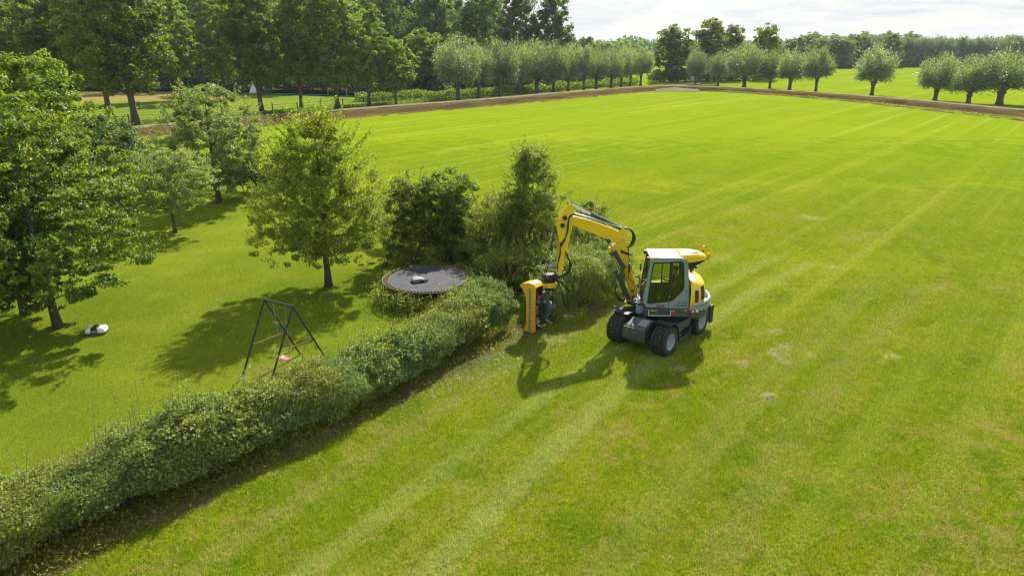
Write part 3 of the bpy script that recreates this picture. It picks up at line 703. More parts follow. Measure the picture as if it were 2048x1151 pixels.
# --- hedges: cut hawthorn hedge along the field
def hedge(name, path, hw, ht, n, LL, LW, mat, label, seed, sprigs=200, front_lean=0.0, nstem=60):
    """path: centre line; hw / ht: functions of distance"""
    LMP = .27; r = np.random.RandomState(seed); pl = np.array(path, float); q, t = resample(pl, .1); tot = t[-1]
    tg = np.gradient(q, axis=0); tg /= np.linalg.norm(tg, axis=1)[:, None]
    s = r.uniform(0, tot, n); i = np.clip((s/.1).astype(int), 0, len(q)-1)
    ph = r.uniform(-.22*np.pi, 1.12*np.pi, n)                     # 0 = right foot, pi/2 = top
    dep = r.exponential(.13, n); dep = np.minimum(dep, .85)
    W_ = np.vectorize(hw)(s); H_ = np.vectorize(ht)(s)
    vs_ = lambda x: 1+.15*wav(np.c_[x, x*0, x*0], seed+40, 1.5, 4)
    H_ = H_*vs_(s); W_ = W_*(1+.13*wav(np.c_[s, s*0, s*0+3], seed+41, 1.7, 3))
    k = np.c_[s, np.cos(ph)*1.2, np.sin(ph)*1.2]
    lump = 1+LMP*wav(k, seed, 2.1, 4)+.09*wav(k, seed+9, 7, 2)
    nq = (np.abs(np.cos(ph))**3+np.abs(np.sin(ph))**3)**(-1/3); ex = np.cos(ph)*nq; ez = np.sin(ph)*nq
    f = lump*(1-dep)*np.where(ez < -.35, 1-.35*(-.35-ez)/.65*r.uniform(.3, 1.2, n), 1)
    off = ex*W_*f; zz = H_*.52+ez*H_*.48*f
    drop = (ez < -.5) & (r.uniform(size=n) < .55); zz = np.where(drop, zz+r.uniform(.2, .8, n)*H_*.5, zz); zz = np.where(zz < 0.05, r.uniform(.05, .5, n), zz)
    nrm = np.c_[tg[i][:, 1], -tg[i][:, 0]]                        # right hand side
    C = np.c_[q[i]+nrm*off[:, None], zz]; C += r.normal(0, .03, (n, 3))
    outw = np.c_[nrm*ex[:, None], ez]
    Nn = unit(outw*.8+np.array([0, 0, .55])+r.normal(0, .6, (n, 3))); A = r.normal(0, 1, (n, 3))+outw*.5
    L_ = LL*r.uniform(.6, 1.4, n)
    tb = MB()
    # sprigs
    ss = r.uniform(0, tot, sprigs); ii = np.clip((ss/.1).astype(int), 0, len(q)-1); pp = r.uniform(.12*np.pi, .9*np.pi, sprigs)
    nr = np.c_[tg[ii][:, 1], -tg[ii][:, 0]]
    W2 = np.vectorize(hw)(ss); H2 = np.vectorize(ht)(ss)*vs_(ss)
    lump2 = 1+LMP*wav(np.c_[ss, np.cos(pp)*1.2, np.sin(pp)*1.2], seed, 2.1, 4)
    B = np.c_[q[ii]+nr*(np.cos(pp)*W2*.85*lump2)[:, None], H2*.52+np.sin(pp)*H2*.48*.92*lump2]
    D = unit(np.c_[nr*np.cos(pp)[:, None]*.6, np.abs(np.sin(pp))+.35]+r.normal(0, .25, (sprigs, 3)))
    ln = r.uniform(.12, .62, sprigs)*np.where(r.uniform(size=sprigs) < .22, 2.1, 1); per = 30
    kk = np.repeat(np.arange(sprigs), per); u_ = r.uniform(0, 1, len(kk))
    C2 = B[kk]+D[kk]*(ln[kk]*u_)[:, None]+r.normal(0, LL*.6, (len(kk), 3))
    C = np.concatenate([C, C2]); A = np.concatenate([A, D[kk]*.7+r.normal(0, .8, (len(kk), 3))])
    Nn = np.concatenate([Nn, unit(r.normal(0, .7, (len(kk), 3))+np.array([0, 0, .6]))]); L_ = np.concatenate([L_, LL*r.uniform(.6, 1.2, len(kk))])
    # loose leafy bulges that break the clipped surface
    nb_ = sprigs//3; sb = r.uniform(0, tot, nb_); ib = np.clip((sb/.1).astype(int), 0, len(q)-1); pb = r.uniform(-.05*np.pi, .95*np.pi, nb_)
    nb2 = np.c_[tg[ib][:, 1], -tg[ib][:, 0]]; Wb = np.vectorize(hw)(sb); Hb = np.vectorize(ht)(sb)*vs_(sb)
    Bc = np.c_[q[ib]+nb2*(np.cos(pb)*Wb*.95)[:, None], Hb*.5+np.sin(pb)*Hb*.47]; rb = r.uniform(.12, .36, nb_); pe = 230
    kb = np.repeat(np.arange(nb_), pe); gb = unit(r.normal(0, 1, (len(kb), 3)))*(r.uniform(0, 1, len(kb))**.5)[:, None]
    C = np.concatenate([C, Bc[kb]+gb*rb[kb][:, None]*np.array([1, 1, .75])]); A = np.concatenate([A, r.normal(0, 1, (len(kb), 3))])
    Nn = np.concatenate([Nn, unit(gb*.6+np.array([0, 0, .7])+r.normal(0, .5, (len(kb), 3)))]); L_ = np.concatenate([L_, LL*r.uniform(.9, 1.9, len(kb))])
    for j in range(sprigs):
        tb.tube([B[j]-D[j]*.2, B[j]+D[j]*ln[j]], [.007, .003], 3, cap=False)
    # stems and bare lower twigs
    for j in range(nstem):
        s0 = r.uniform(0, tot); a = int(min(s0/.1, len(q)-1)); nn = np.array([tg[a][1], -tg[a][0]])
        b0 = q[a]+nn*r.uniform(-.3, .35)*hw(s0); top = q[a]+nn*r.uniform(-.8, .95)*hw(s0)+tg[a]*r.uniform(-.5, .5)
        p0 = Vector((b0[0], b0[1], -.02)); p2 = Vector((top[0], top[1], ht(s0)*r.uniform(.35, .9)))
        mid = (p0+p2)/2+Vector((r.normal(0, .08), r.normal(0, .08), .1))
        tb.tube(bez(p0, mid, p2, 4), [.035, .028, .020, .014, .007], 5, cap=False)
    o0 = q[len(q)//2]
    L_ = L_*(1+.35*wav(C, seed+50, 1.1, 2)).clip(.6, 1.6)
    e = empty(name, (float(o0[0]), float(o0[1]), 0), label, 'hedge')
    C = C-np.array([o0[0], o0[1], 0])
    f_ = obj('foliage', leaf_mesh(name+'_foliage', C, A, Nn, L_, L_*LW/LL, mat), None, e); f_['kind'] = 'stuff'
    tm = bpy.data.meshes.new(name+'_stems'); tm.from_pydata([(v.x-o0[0], v.y-o0[1], v.z) for v in tb.v], [], tb.f); tm.materials.append(M_bark)
    st = obj('stems', tm, None, e); st['kind'] = 'stuff'
    return e

def spl(xs, ys): return lambda s: float(np.interp(s, xs, ys))
d_ = np.array([.637, .7706]); n_ = np.array([-.7706, .637]); b0_ = np.array([-9.77, 12.21])
def hp(s, off): return tuple(b0_+d_*s+n_*off)
mainpath = [hp(-7, .9), hp(-3, .85), hp(0, .80), hp(3.25, .55), hp(5.1, .50), hp(7.3, .40), hp(9.7, .50), hp(12.8, .85), hp(14.5, 1.15), hp(15.8, 1.25)]
hedge('hawthorn_hedge', mainpath, spl([0, 7, 10, 12, 14, 17, 20, 23], [.88, .85, .90, .86, .90, .85, .90, 1.0]),
      spl([0, 6, 7.5, 9.0, 10.2, 11.5, 12.8, 13.8, 15, 18, 21, 23], [1.45, 1.45, 1.40, 1.62, 1.75, 1.45, 1.55, 1.80, 1.42, 1.36, 1.40, 1.55]),
      205000, .060, .040, L_hedge, 'long freshly trimmed hawthorn hedge running from the lower left corner to the mulcher', 31, 900, nstem=280)
hedge('untrimmed_hedge', [(.9, 25.6), (1.7, 25.95), (2.6, 26.9), (3.6, 28.3), (4.2, 29.5), (3.2, 31.0), (1.2, 31.8)], spl([0, 2, 4, 8], [.9, 1.15, 1.2, 1.0]), spl([0, 1, 2.5, 5, 7, 9], [1.2, 1.6, 2.1, 1.9, 1.6, 1.8]),
      85000, .066, .045, L_hedge, 'uncut stretch of hedge between the mulcher and the excavator cab', 32, 360, nstem=50)
hedge('bramble_thicket', [(-1.2, 29.6), (.1, 28.4), (1.3, 28.3), (2.4, 29.4), (1.6, 30.9)], spl([0, 6], [.95, 1.1]), spl([0, 2, 6], [1.3, 1.7, 1.9]), 42000, .08, .055, L_thorn, 'loose thicket filling the corner between trampoline, cone-shaped bush and mulcher', 36, 220, nstem=30)
hedge('garden_back_hedge', [(1.4, 31.9), (-1.5, 32.9), (-4.2, 33.8), (-7.0, 36.6)], spl([0, 10], [.8, .8]), spl([0, 10], [1.5, 1.4]), 26000, .075, .05, L_thorn,
      'dark hedge foot closing the garden behind the trampoline', 33, 60, nstem=20)
hedge('low_dark_hedge', [(-13.6, 44.6), (-17.6, 48.8), (-21.5, 51.0), (-27.5, 53.5)], spl([0, 14], [1.0, 1.0]), spl([0, 14], [2.0, 2.0]), 26000, .11, .07, L_dark,
      'low dark clipped hedge between the silvery tree and the field', 34, 60, nstem=20)
hedge('garden_edge_hedge', [(-28, 53.5), (-34, 56.5), (-42, 59)], spl([0, 16], [1.1, 1.1]), spl([0, 16], [2.2, 2.4]), 22000, .13, .08, L_shrub,
      'dark hedge behind the garden shrubs at the far left', 35, 40, nstem=10)

# --- nettles and brambles round the trampoline
def weeds(name, pts, n, hmax, LL, LW, mat, label, seed, spread=.35):
    r = np.random.RandomState(seed); pts = np.array(pts, float); k = r.randint(0, len(pts), n)
    z = hmax*r.uniform(0, 1, n)**.8*(1+.35*wav(np.c_[pts[k]*2, np.zeros(n)], seed, 1.5, 2))
    C = np.c_[pts[k]+r.normal(0, spread, (n, 2)), np.maximum(z, .02)]
    C0 = C.mean(0); C0[2] = 0
    me = leaf_mesh(name, C-C0, r.normal(0, 1, (n, 3)), unit(r.normal(0, .7, (n, 3))+np.array([0, 0, .8])), LL*r.uniform(.5, 1.4, n), LW*r.uniform(.5, 1.4, n), mat)
    o = obj(name, me, None, None, tuple(C0)); return tag(o, label, 'weeds', kind='stuff')
TC = (-3.62, 27.85)
ring = [(TC[0]+1.9*math.cos(a)+.0, TC[1]+1.9*math.sin(a)) for a in np.linspace(math.pi*.98, math.pi*1.9, 40)]
weeds('brambles', ring, 6500, .72, .085, .055, L_weed, 'yellowish brambles growing under the front of the trampoline', 41, .28)
ring2 = [(TC[0]+2.02*math.cos(a), TC[1]+2.02*math.sin(a)) for a in np.linspace(-.5, math.pi*.95, 40)]
weeds('nettles', ring2, 3200, .95, .07, .035, L_weed, 'tall weeds growing up round the far rim of the trampoline', 42, .16)
weeds('nettle_clump', [(-3.9, 29.95), (-3.7, 30.0), (-3.4, 29.95), (-3.8, 30.05)], 520, 1.55, .10, .04, L_weed, 'tall seeding weed clump standing at the back rim of the trampoline', 43, .16)
weeds('bramble_shoots', [hp(s, o) for s in np.arange(11, 17, .3) for o in (2.1, 2.4)], 5200, .75, .07, .045, L_weed, 'loose bramble shoots between hedge and trampoline', 44, .3)
weeds('rim_brambles', [(TC[0]+1.95*math.cos(a), TC[1]+1.95*math.sin(a)) for a in np.linspace(-1.0, -.2, 20)], 1500, 1.0, .07, .045, L_weed, 'bramble shoots from the hedge touching the right rim of the trampoline', 46, .14)
weeds('edge_weeds', [hp(s, o) for s in np.arange(-4, 15.5, .3) for o in (-.15, -.35, -.6, .0)], 5200, .24, .09, .03, L_weed, 'grassy weeds along the foot of the trimmed hedge', 45, .18)

# ------------------------------------------------------------------ trees along the path, meadow and woods
oakA = make_tree('oak_a', 51, 20.5, 4.4, 6.3, 'oak', L_oak, 52000, .30, .21, 200, 2, .98, .42, lump=.42, upb=.8, flat=.68)
oakB = make_tree('oak_b', 52, 20.0, 5.2, 5.6, 'oak', L_oak, 48000, .30, .21, 190, 2, .93, .36, lump=.44, upb=.8, flat=.68, lean=(-.03, 0))
oakC = make_tree('oak_c', 53, 12.0, 2.6, 4.3, 'round', L_maple, 17000, .36, .26, 80, 4, .95, .2, lump=.32, upb=.9, flat=.5)
OG = 'tall oaks beside the path'
for i, (x, y, ms, rt, sc, lab) in enumerate([
    (-50.6, 93.9, oakA, 0.3, (1.12, 1.12, 1.02), 'large oak with a leaning thick trunk, the leftmost beside the path'),
    (-39.4, 110.6, oakB, 1.1, (1.0, 1.0, 1.0), 'tall oak just behind the top of the silvery garden tree, by the path fence'),
    (-34.9, 116.6, oakB, 2.7, (.78, .78, .95), 'slender oak between two thicker oaks beside the path fence'),
    (-29.4, 118.5, oakA, 2.0, (.95, .95, .95), 'thick-trunked oak right of the slender one beside the path fence'),
    (-25.2, 124.3, oakB, 4.1, (.82, .82, .84), 'medium oak standing left of the small bright tree by the path'),
    (-21.1, 128.6, oakC, .5, (1, 1, .92), 'small bright green tree at the right end of the oak row')]):
    place('oak_tree', ms, x, y, lab, 'tree', OG, rt, sc)
for x, y, ms, rt, sc, lab in [
    (-65.4, 139.2, oakB, .5, (.95, .95, 1.0), 'oak in the meadow with forked trunk, left of its neighbour'),
    (-56.4, 139.2, oakA, 3.1, (.85, .85, .9), 'oak in the meadow directly behind the silvery garden tree'),
    (-62.0, 108.0, oakA, 4.4, (1.0, 1.0, .95), 'oak whose low branches hang over the reddish meadow grass'),
    (-73.0, 116.0, oakB, 2.2, (1.25, 1.25, 1.0), 'oak at the left edge standing above the bright maples'),
    (-84.0, 122.0, oakA, 1.2, (1.1, 1.1, .9), 'outermost oak on the left, partly cut off by the frame')]:
    place('oak_tree', ms, x, y, lab, 'tree', 'oaks standing in the meadow', rt, sc)

woodA = make_tree('wood_a', 55, 25.0, 3.0, 6.6, 'col', L_wood, 30000, .42, .30, 160, 2, 1.25, .38, lump=.40, upb=.6, flat=.85)
woodB = make_tree('wood_b', 56, 23.0, 2.5, 6.0, 'oak', L_wood, 30000, .42, .30, 160, 2, 1.2, .36, lump=.42, upb=.6, flat=.85)
woodC = make_tree('wood_c', 57, 16.0, .8, 5.0, 'round', L_oak, 16000, .55, .40, 90, 4, 1.4, .25, lump=.34, upb=.8, flat=.55)
rw = random.Random(5)
# named tall trees of the wood edge, seen against the sky
for i, (x, y, ms, sc, lab) in enumerate([
    (-31.0, 178.0, woodA, (.95, .95, 1.05), 'tall slim dark tree with sky showing through beside the oak row'),
    (-18.5, 175.0, woodB, (1.1, 1.1, 1.12), 'tall dark tree rising behind the first pollard willows'),
    (-7.5, 184.0, woodA, (1.1, 1.1, 1.0), 'tall dark tree between two others behind the left willow row'),
    (2.0, 186.0, woodB, (1.05, 1.05, 1.08), 'dense dark tree left of the outermost tall tree of the wood'),
    (10.2, 188.0, woodB, (.98, .98, 1.06), 'outermost tall tree at the right end of the wood, edge against the sky')]):
    place('wood_tree', ms, x, y, lab, 'tree', 'tall trees at the edge of the wood', rw.uniform(0, 6), sc)
for i, (x, y, ms, sc) in enumerate([(-12, 160, woodC, .8), (-19, 158, woodC, .85), (-24.5, 150, woodC, .62), (-5, 172, woodC, .75), (4, 178, woodC, .75), (13, 190, woodC, .7), (21, 197, woodC, .62)]):
    place('wood_edge_tree', ms, x, y, 'low dark tree at the foot of the wood, behind the willows', 'tree', 'low trees at the foot of the wood', rw.uniform(0, 6), (sc, sc, sc))
for row, (y0, n, x0, x1) in enumerate([(176, 9, -128, -42), (196, 13, -150, -20), (222, 13, -170, -4), (255, 12, -200, -10)]):
    for k in range(n):
        x = x0+(x1-x0)*(k+rw.uniform(-.3, .3))/(n-1); s = rw.uniform(.85, 1.12)
        place('wood_tree', rw.choice([woodA, woodB, woodB]), x, y0+rw.uniform(-6, 6), 'tall dark tree in the dense wood behind the oak row and meadow', 'tree', 'trees of the dense wood',
              rw.uniform(0, 6), (s*1.05, s*1.05, s*1.08))

wl = [make_willow('willow_'+c, 60+i, 10.4, cb_, rr_w, nl_w, .44, .14, L_willow, sh_w, tr_w) for i, (c, cb_, rr_w, nl_w, sh_w, tr_w) in enumerate((('a', 2.1, 3.7, 15000, 190, .42), ('b', 2.6, 3.5, 12000, 130, .36), ('c', 1.8, 3.9, 14000, 160, .48), ('d', 2.3, 3.3, 11000, 120, .34), ('e', 2.2, 3.8, 13000, 150, .45)))]
LW_ = [(-10.6, 139.2, 11.8, 8.2), (-6.8, 144.5, 10.6, 6.8), (-2.5, 148.7, 11.5, 8.0), (1.3, 156.3, 10.9, 7.4), (5.6, 159.6, 11.2, 7.4), (9.4, 161.3, 10.9, 6.6), (13.2, 166.6, 10.6, 6.8),
       (17.0, 168.4, 10.3, 6.2), (20.4, 172.2, 10.1, 6.4), (24.7, 177.0, 9.8, 5.8), (28.0, 182.4, 9.8, 5.6), (30.9, 185.6, 9.7, 5.8), (34.2, 189.1, 9.8, 6.6)]
for i, (x, y, h, w) in enumerate(LW_):
    place('pollard_willow', wl[(i*3) % 5], x, y, ORD[i]+' pollard willow from the left in the row behind the dirt bank', 'tree', 'pollard willows in the left row', i*1.7, (w/7.6, w/7.6, h/10.6))
RW_ = [(49.0, 190, 9.0, 6.0, 'round pollard willow right beside the blue road sign'), (54.5, 188.1, 8.7, 5.7, 'thin brownish pollard willow between the sign willow and the largest one of its row'),
       (58.2, 178.2, 10.8, 9.4, 'large bushy pollard willow, third to the right of the road sign'), (63.9, 176.1, 8.8, 5.6, 'narrow pollard willow right of the large bushy one'),
       (66.6, 170.3, 9.3, 7.0, 'dark round pollard willow between a narrow one and an upright one'), (69.8, 163.0, 10.0, 7.2, 'upright pollard willow with a wide gap of field on its right'),
       (77.1, 151.7, 10.2, 8.8, 'round pollard willow standing alone between two gaps of field'), (82.6, 137.9, 8.8, 7.4, 'first of the three pollard willows at the right edge, with clear trunk'),
       (84.6, 130.8, 8.4, 6.6, 'smaller middle willow of the three at the right edge'), (88.9, 128.6, 9.8, 10.2, 'widest pollard willow, cut off by the right edge')]
for i, (x, y, h, w, lab) in enumerate(RW_):
    place('pollard_willow', wl[(i*2+1) % 5], x, y, lab, 'tree', 'pollard willows along the right path', i*2.1+1, (w/7.6, w/7.6, h/10.6))

brown = make_tree('brown_oak', 71, 17, 1.5, 6.8, 'oak', L_oak2, 24000, .50, .36, 120, 4, 1.4, .4, lump=.34, upb=.9, flat=.5)
place('junction_tree', woodC, 46.4, 206, 'dark dense tree by the path junction behind the blue sign', 'tree', None, .4, (1.02, 1.02, .98))
place('junction_tree', brown, 58.5, 214, 'large olive-brown tree behind the willows right of the junction', 'tree', None, 1.4, (1, 1, 1.02))
place('junction_tree', brown, 66.0, 216, 'smaller olive-brown tree joined to the large one right of the junction', 'tree', None, 3.4, (.75, .75, .92))
place('junction_tree', woodC, 77.0, 220, 'dark green tree at the right end of the junction clump', 'tree', None, 2.4, (.82, .82, 1.02))
for x, y, s in [(24, 216, .6), (30, 232, .62), (36, 250, .7), (20, 240, .68), (42, 262, .62), (27, 262, .75), (50, 300, .7)]:
    place('distant_tree', rw.choice([woodC, brown]), x, y, 'round tree beyond the end of the left willow row', 'tree', 'trees beyond the left willow row', rw.uniform(0, 6), (s, s, s))
# tree line across the far fields
k = 0
for x in np.arange(84, 178, 5.6):
    s = rw.uniform(.74, .96)
    place('distant_tree', rw.choice([woodC, brown, woodC]), float(x+rw.uniform(-1.5, 1.5)), 318+rw.uniform(-8, 14)+(x-84)*.25, 'bushy tree in the line across the far field', 'tree', 'trees in the line across the far field',
          rw.uniform(0, 6), (s*1.02, s*1.02, s*.92))
for x in np.arange(160, 214, 6.5):
    s = rw.uniform(.92, 1.1)
    place('distant_tree', woodC, float(x), 392+rw.uniform(-8, 8), 'taller blue-green tree behind the far tree line', 'tree', 'taller trees behind the far tree line', rw.uniform(0, 6), (s*1.05, s*1.05, s*.98))
pop = make_tree('poplar', 72, 14.2, .8, 2.0, 'col', L_poplar, 7000, .5, .2, 60, 4, .8, .16, lump=.3, upb=.2, flat=1.3, align=.5, sprays=60, spr_len=1.6, bark=M_bark_w)
for j in range(3):
    for x in np.arange(176+j*2.0, 262, 4.2):
        s = rw.uniform(.88, 1.05)
        place('poplar_tree', pop, float(x), 345+j*9+rw.uniform(-2, 2)+(x-176)*.12, 'slim grey-green poplar in the plantation at the far right', 'tree', 'poplars of the far plantation', rw.uniform(0, 6), (s*1.1, s*1.1, s))

# undergrowth, scrub belts and far hazy woods (masses nobody could count)
def belt(name, path, h, w, n, LL, mat, label, seed, cat='scrub'):
    r = np.random.RandomState(seed); q, t = resample(path, .5); tot = t[-1]
    s = r.uniform(0, tot, n); i = np.clip((s/.5).astype(int), 0, len(q)-1)
    tg = np.gradient(q, axis=0); tg /= np.linalg.norm(tg, axis=1)[:, None]; nr = np.c_[tg[i][:, 1], -tg[i][:, 0]]
    off = r.uniform(-w, w, n); top = h*(1+.38*wav(np.c_[q[i]/h*1.1, off/h], seed, 1.0, 3))*np.sqrt(np.clip(1-(off/w)**2*.7, .1, 1))
    z = top*r.uniform(0, 1, n)**.55
    C = np.c_[q[i]+nr*off[:, None], np.maximum(z, .05)]; C0 = C.mean(0); C0[2] = 0
    me = leaf_mesh(name, C-C0, r.normal(0, 1, (n, 3)), unit(r.normal(0, .7, (n, 3))+np.array([0, 0, .8])), LL*r.uniform(.6, 1.4, n), LL*.7*r.uniform(.6, 1.4, n), mat)
    o = obj(name, me, None, None, tuple(C0)); return tag(o, label, cat, kind='stuff')
belt('undergrowth', [(-30, 136), (-14, 141), (-6, 150), (8, 166), (24, 184), (34, 195)], 1.7, 2.0, 15000, .42, L_oak, 'leafy undergrowth beneath the left row of willows', 81)
belt('wood_scrub', [(-150, 178), (-90, 172), (-50, 168), (-20, 158), (-8, 164), (8, 182), (22, 202)], 4.6, 3.5, 16000, .8, L_wood, 'dark scrub filling the foot of the wood', 82)
belt('wood_scrub_back', [(-190, 215), (-90, 205), (-20, 200), (14, 215)], 9, 6, 9000, 1.4, L_wood, 'dark scrub deeper inside the wood', 83)
belt('verge_weeds', [(46, 172), (50.5, 168.5), (65, 148.5), (73, 130), (77.8, 113), (84, 92)], .7, .9, 9000, .22, L_weed, 'tall dry weeds on the verge beyond the right path', 84, 'weeds')
belt('bank_weeds', [(38, 168.2), (48, 163.5), (61, 145.2), (67.5, 127), (71.6, 112), (78, 90)], .35, .5, 2600, .22, L_weed, 'sparse green weeds at the foot of the right dirt bank', 85, 'weeds')
belt('fence_weeds', [(-60, 88), (-44, 104), (-36, 114), (-24, 128), (-12, 139)], .45, 1.6, 12000, .22, L_oak, 'uncut dark grass under the oak row fence', 86, 'weeds')
belt('junction_scrub', [(40, 206), (50, 208), (64, 212), (80, 222)], 3.4, 3.0, 9000, .6, L_wood, 'dark scrub under the trees of the junction clump', 87)
belt('far_field_scrub', [(84, 318), (130, 326), (180, 340), (270, 362)], 4.5, 4, 11000, 1.2, L_wood, 'dark scrub along the foot of the far tree line', 88)
belt('far_woods', [(-200, 620), (0, 560), (150, 600), (300, 560), (520, 640)], 13, 14, 11000, 3.2, L_wood, 'distant hazy wood along the horizon', 89, 'wood')
belt('horizon_woods', [(-900, 1500), (200, 1250), (900, 1350), (1500, 1700)], 15, 40, 7000, 9, L_wood, 'bluish woods on the horizon', 90, 'wood')

# ------------------------------------------------------------------ hard materials
P_yel = paint('yellow_paint', (.80, .56, .008), .36, dirt=.26, dirtcol=(.30, .20, .05), coat=.4)
P_org = paint('mulcher_yellow_paint', (.78, .44, .010), .40, dirt=.5, dirtcol=(.35, .18, .04), coat=.3)
P_gry = paint('anthracite_paint', (.040, .056, .062), .45, dirt=.5, dirtcol=(.13, .12, .085), coat=.2)
P_sil = paint('silver_grey_paint', (.21, .27, .30), .38, dirt=.32, dirtcol=(.22, .22, .18), coat=.4)
P_roof = paint('light_grey_roof_paint', (.50, .52, .55), .38, dirt=.12, dirtcol=(.3, .3, .27))
P_blk = paint('black_plastic', (.016, .017, .018), .5, dirt=.3, dirtcol=(.06, .055, .04))
P_rub = paint('tyre_rubber', (.030, .029, .028), .78, dirt=.75, dirtcol=(.11, .088, .05), bump=.3, scale=8)
P_hose = paint('black_rubber_hose', (.014, .014, .015), .45, dirt=.15)
P_stl = paint('bright_steel', (.62, .63, .64), .22, metal=.9, dirt=.1)
P_rim = paint('pale_grey_rim_paint', (.36, .40, .44), .4, dirt=.25, dirtcol=(.2, .18, .13))
P_red = paint('red_paint', (.50, .02, .02), .4, dirt=.1)
P_wht = paint('white_paint', (.75, .76, .76), .4, dirt=.12)
P_blu = paint('blue_print', (.03, .20, .42), .5, dirt=.0)
P_dkt = paint('dark_print', (.04, .04, .045), .5, dirt=.0)
P_amb = paint('amber_lens', (.95, .28, .01), .2, dirt=.0)
P_oryel = paint('yellow_reflector', (.75, .60, .05), .3, dirt=.0)
P_vent = paint('vent_mesh', (.05, .045, .03), .6, dirt=.3)
P_grn = paint('dark_green_tube_paint', (.016, .034, .029), .55, dirt=.3, dirtcol=(.08, .07, .04))
P_rust = paint('rusty_tube', (.22, .13, .07), .7, dirt=.5, dirtcol=(.12, .06, .03))
P_mat = paint('trampoline_mat_cloth', (.034, .034, .045), .80, dirt=.25, dirtcol=(.07, .07, .07), scale=1.5, bump=.1)
P_post = paint('weathered_post', (.07, .055, .045), .85, dirt=.5, dirtcol=(.14, .12, .09))
P_post2 = paint('pale_post', (.28, .26, .21), .85, dirt=.4)
P_skin = paint('skin', (.48, .27, .18), .55, dirt=.0)
P_shirt = paint('green_grey_shirt', (.05, .10, .09), .8, dirt=.1)
P_trou = paint('work_trousers', (.06, .055, .05), .85, dirt=.2)
P_hair = paint('dark_hair', (.03, .022, .016), .7, dirt=.0)
P_seat = paint('seat_fabric', (.03, .035, .035), .8, dirt=.2)
P_teal = paint('teal_paint', (.04, .20, .22), .5)
P_pink = paint('pink_plastic', (.75, .16, .20), .4, dirt=.1)
P_cyan = paint('cyan_plastic', (.02, .25, .38), .4, dirt=.0)
P_rope = paint('grey_rope', (.3, .3, .27), .8)
P_sign = paint('blue_sign_plate', (.05, .22, .45), .4, dirt=.05)
P_tape = paint('green_fence_tape', (.02, .42, .28), .5, dirt=.05)
P_lite = paint('grey_plastic', (.22, .235, .245), .45, dirt=.2)

def glassmat(name, tint, rough=.02):
    m, nt, N, L = newmat(name)
    t = N.new('ShaderNodeBsdfTransparent'); t.inputs[0].default_value = (*tint, 1)
    g = N.new('ShaderNodeBsdfGlossy'); g.inputs['Roughness'].default_value = rough; g.inputs['Color'].default_value = (.9, .95, .95, 1)
    f = N.new('ShaderNodeFresnel'); f.inputs[0].default_value = 1.5
    ms = N.new('ShaderNodeMixShader'); L.new(f.outputs[0], ms.inputs[0]); L.new(t.outputs[0], ms.inputs[1]); L.new(g.outputs[0], ms.inputs[2])
    o = N.new('ShaderNodeOutputMaterial'); L.new(ms.outputs[0], o.inputs[0]); return m
G_cab = glassmat('tinted_cab_glass', (.74, .80, .66))
G_mir = paint('mirror_glass', (.7, .72, .75), .05, metal=1.0, dirt=0)

# ------------------------------------------------------------------ excavator
UC = Vector((5.50, 23.68, 0))
uf = Vector((math.cos(R(-130)), math.sin(R(-130)), 0)); ul = Vector((-uf.y, uf.x, 0))
MU = Matrix(((uf.x, ul.x, 0, UC.x), (uf.y, ul.y, 0, UC.y), (0, 0, 1, 0), (0, 0, 0, 1)))     # undercarriage frame
OC = Vector((5.55, 23.75, 0)); a_ = R(177)
of_ = Vector((math.cos(a_), math.sin(a_), 0)); ol = Vector((-of_.y, of_.x, 0))
MO = Matrix(((of_.x, ol.x, 0, OC.x), (of_.y, ol.y, 0, OC.y), (0, 0, 1, 0), (0, 0, 0, 1)))   # upper carriage frame
EX = empty('excavator', tuple(UC), 'yellow and grey wheeled excavator with a bent arm, on the field beside the hedge', 'excavator')

def txt(s_, size, M, mat, parent, name='lettering', shear=0.0, bold=0.0):
    c = bpy.data.curves.new(name, 'FONT'); c.body = s_; c.size = size; c.extrude = .001; c.shear = shear; c.offset = bold; c.materials.append(mat); c.resolution_u = 3
    t_ = bpy.data.objects.new(name, c); COL.objects.link(t_); bpy.context.view_layer.update()
    me = bpy.data.meshes.new_from_object(t_.evaluated_get(bpy.context.evaluated_depsgraph_get())); bpy.data.objects.remove(t_)
    o = bpy.data.objects.new(name, me); COL.objects.link(o); o.parent = parent; o['kind'] = 'stuff'
    o.matrix_local = Matrix.Translation(-wloc(parent)) @ M
    return o

# chassis
m = MB(MU); m.box(-1.35, 1.15, -.40, .40, .50, .92); m.build('chassis', P_gry, EX, .03)
m = MB(MU)
m.prism([(1.05, .50), (1.05, 1.06), (1.30, 1.10), (1.72, .95), (1.80, .88), (1.80, .52), (1.60, .42)], lambda a, b, h: (a, h, b), -.40, .40)
fc = m.build('front_cover', P_gry, EX, .025)
m = MB(MU); m.box(1.795, 1.83, -.44, .44, .46, .92); m.build('plate', P_gry, fc, .008)
m = MB(MU)
for b in (-.28, .02, .30): m.lathe([(.022, 0), (.022, .02)], 8, Matrix.Translation((1.83, b, .80)) @ Matrix.Rotation(R(90), 4, 'Y'))
o_ = m.build('bolt', P_stl, fc); o_['kind'] = 'stuff'
m = MB(MU); m.prism([(1.10, 1.07), (1.30, 1.115), (1.66, 1.0), (1.62, .99), (1.1, 1.0)], lambda a, b, h: (a, h, b), .02, .34); m.build('top_plate', P_lite, fc)
for a in (1.25, -1.25):
    m = MB(MU); m.tube([(a, -.70, .52), (a, .70, .52)], .13, 12); m.ball((a, 0, .50), (.24, .26, .24), 14, 8); m.build('axle', P_gry, EX, smooth=True)
# turntable
m = MB(MU); m.lathe([(.50, .90), (.50, .98), (.46, .98), (.46, 1.14)], 36, Matrix.Translation((.05, 0, 0))); m.build('turntable', P_blk, EX)
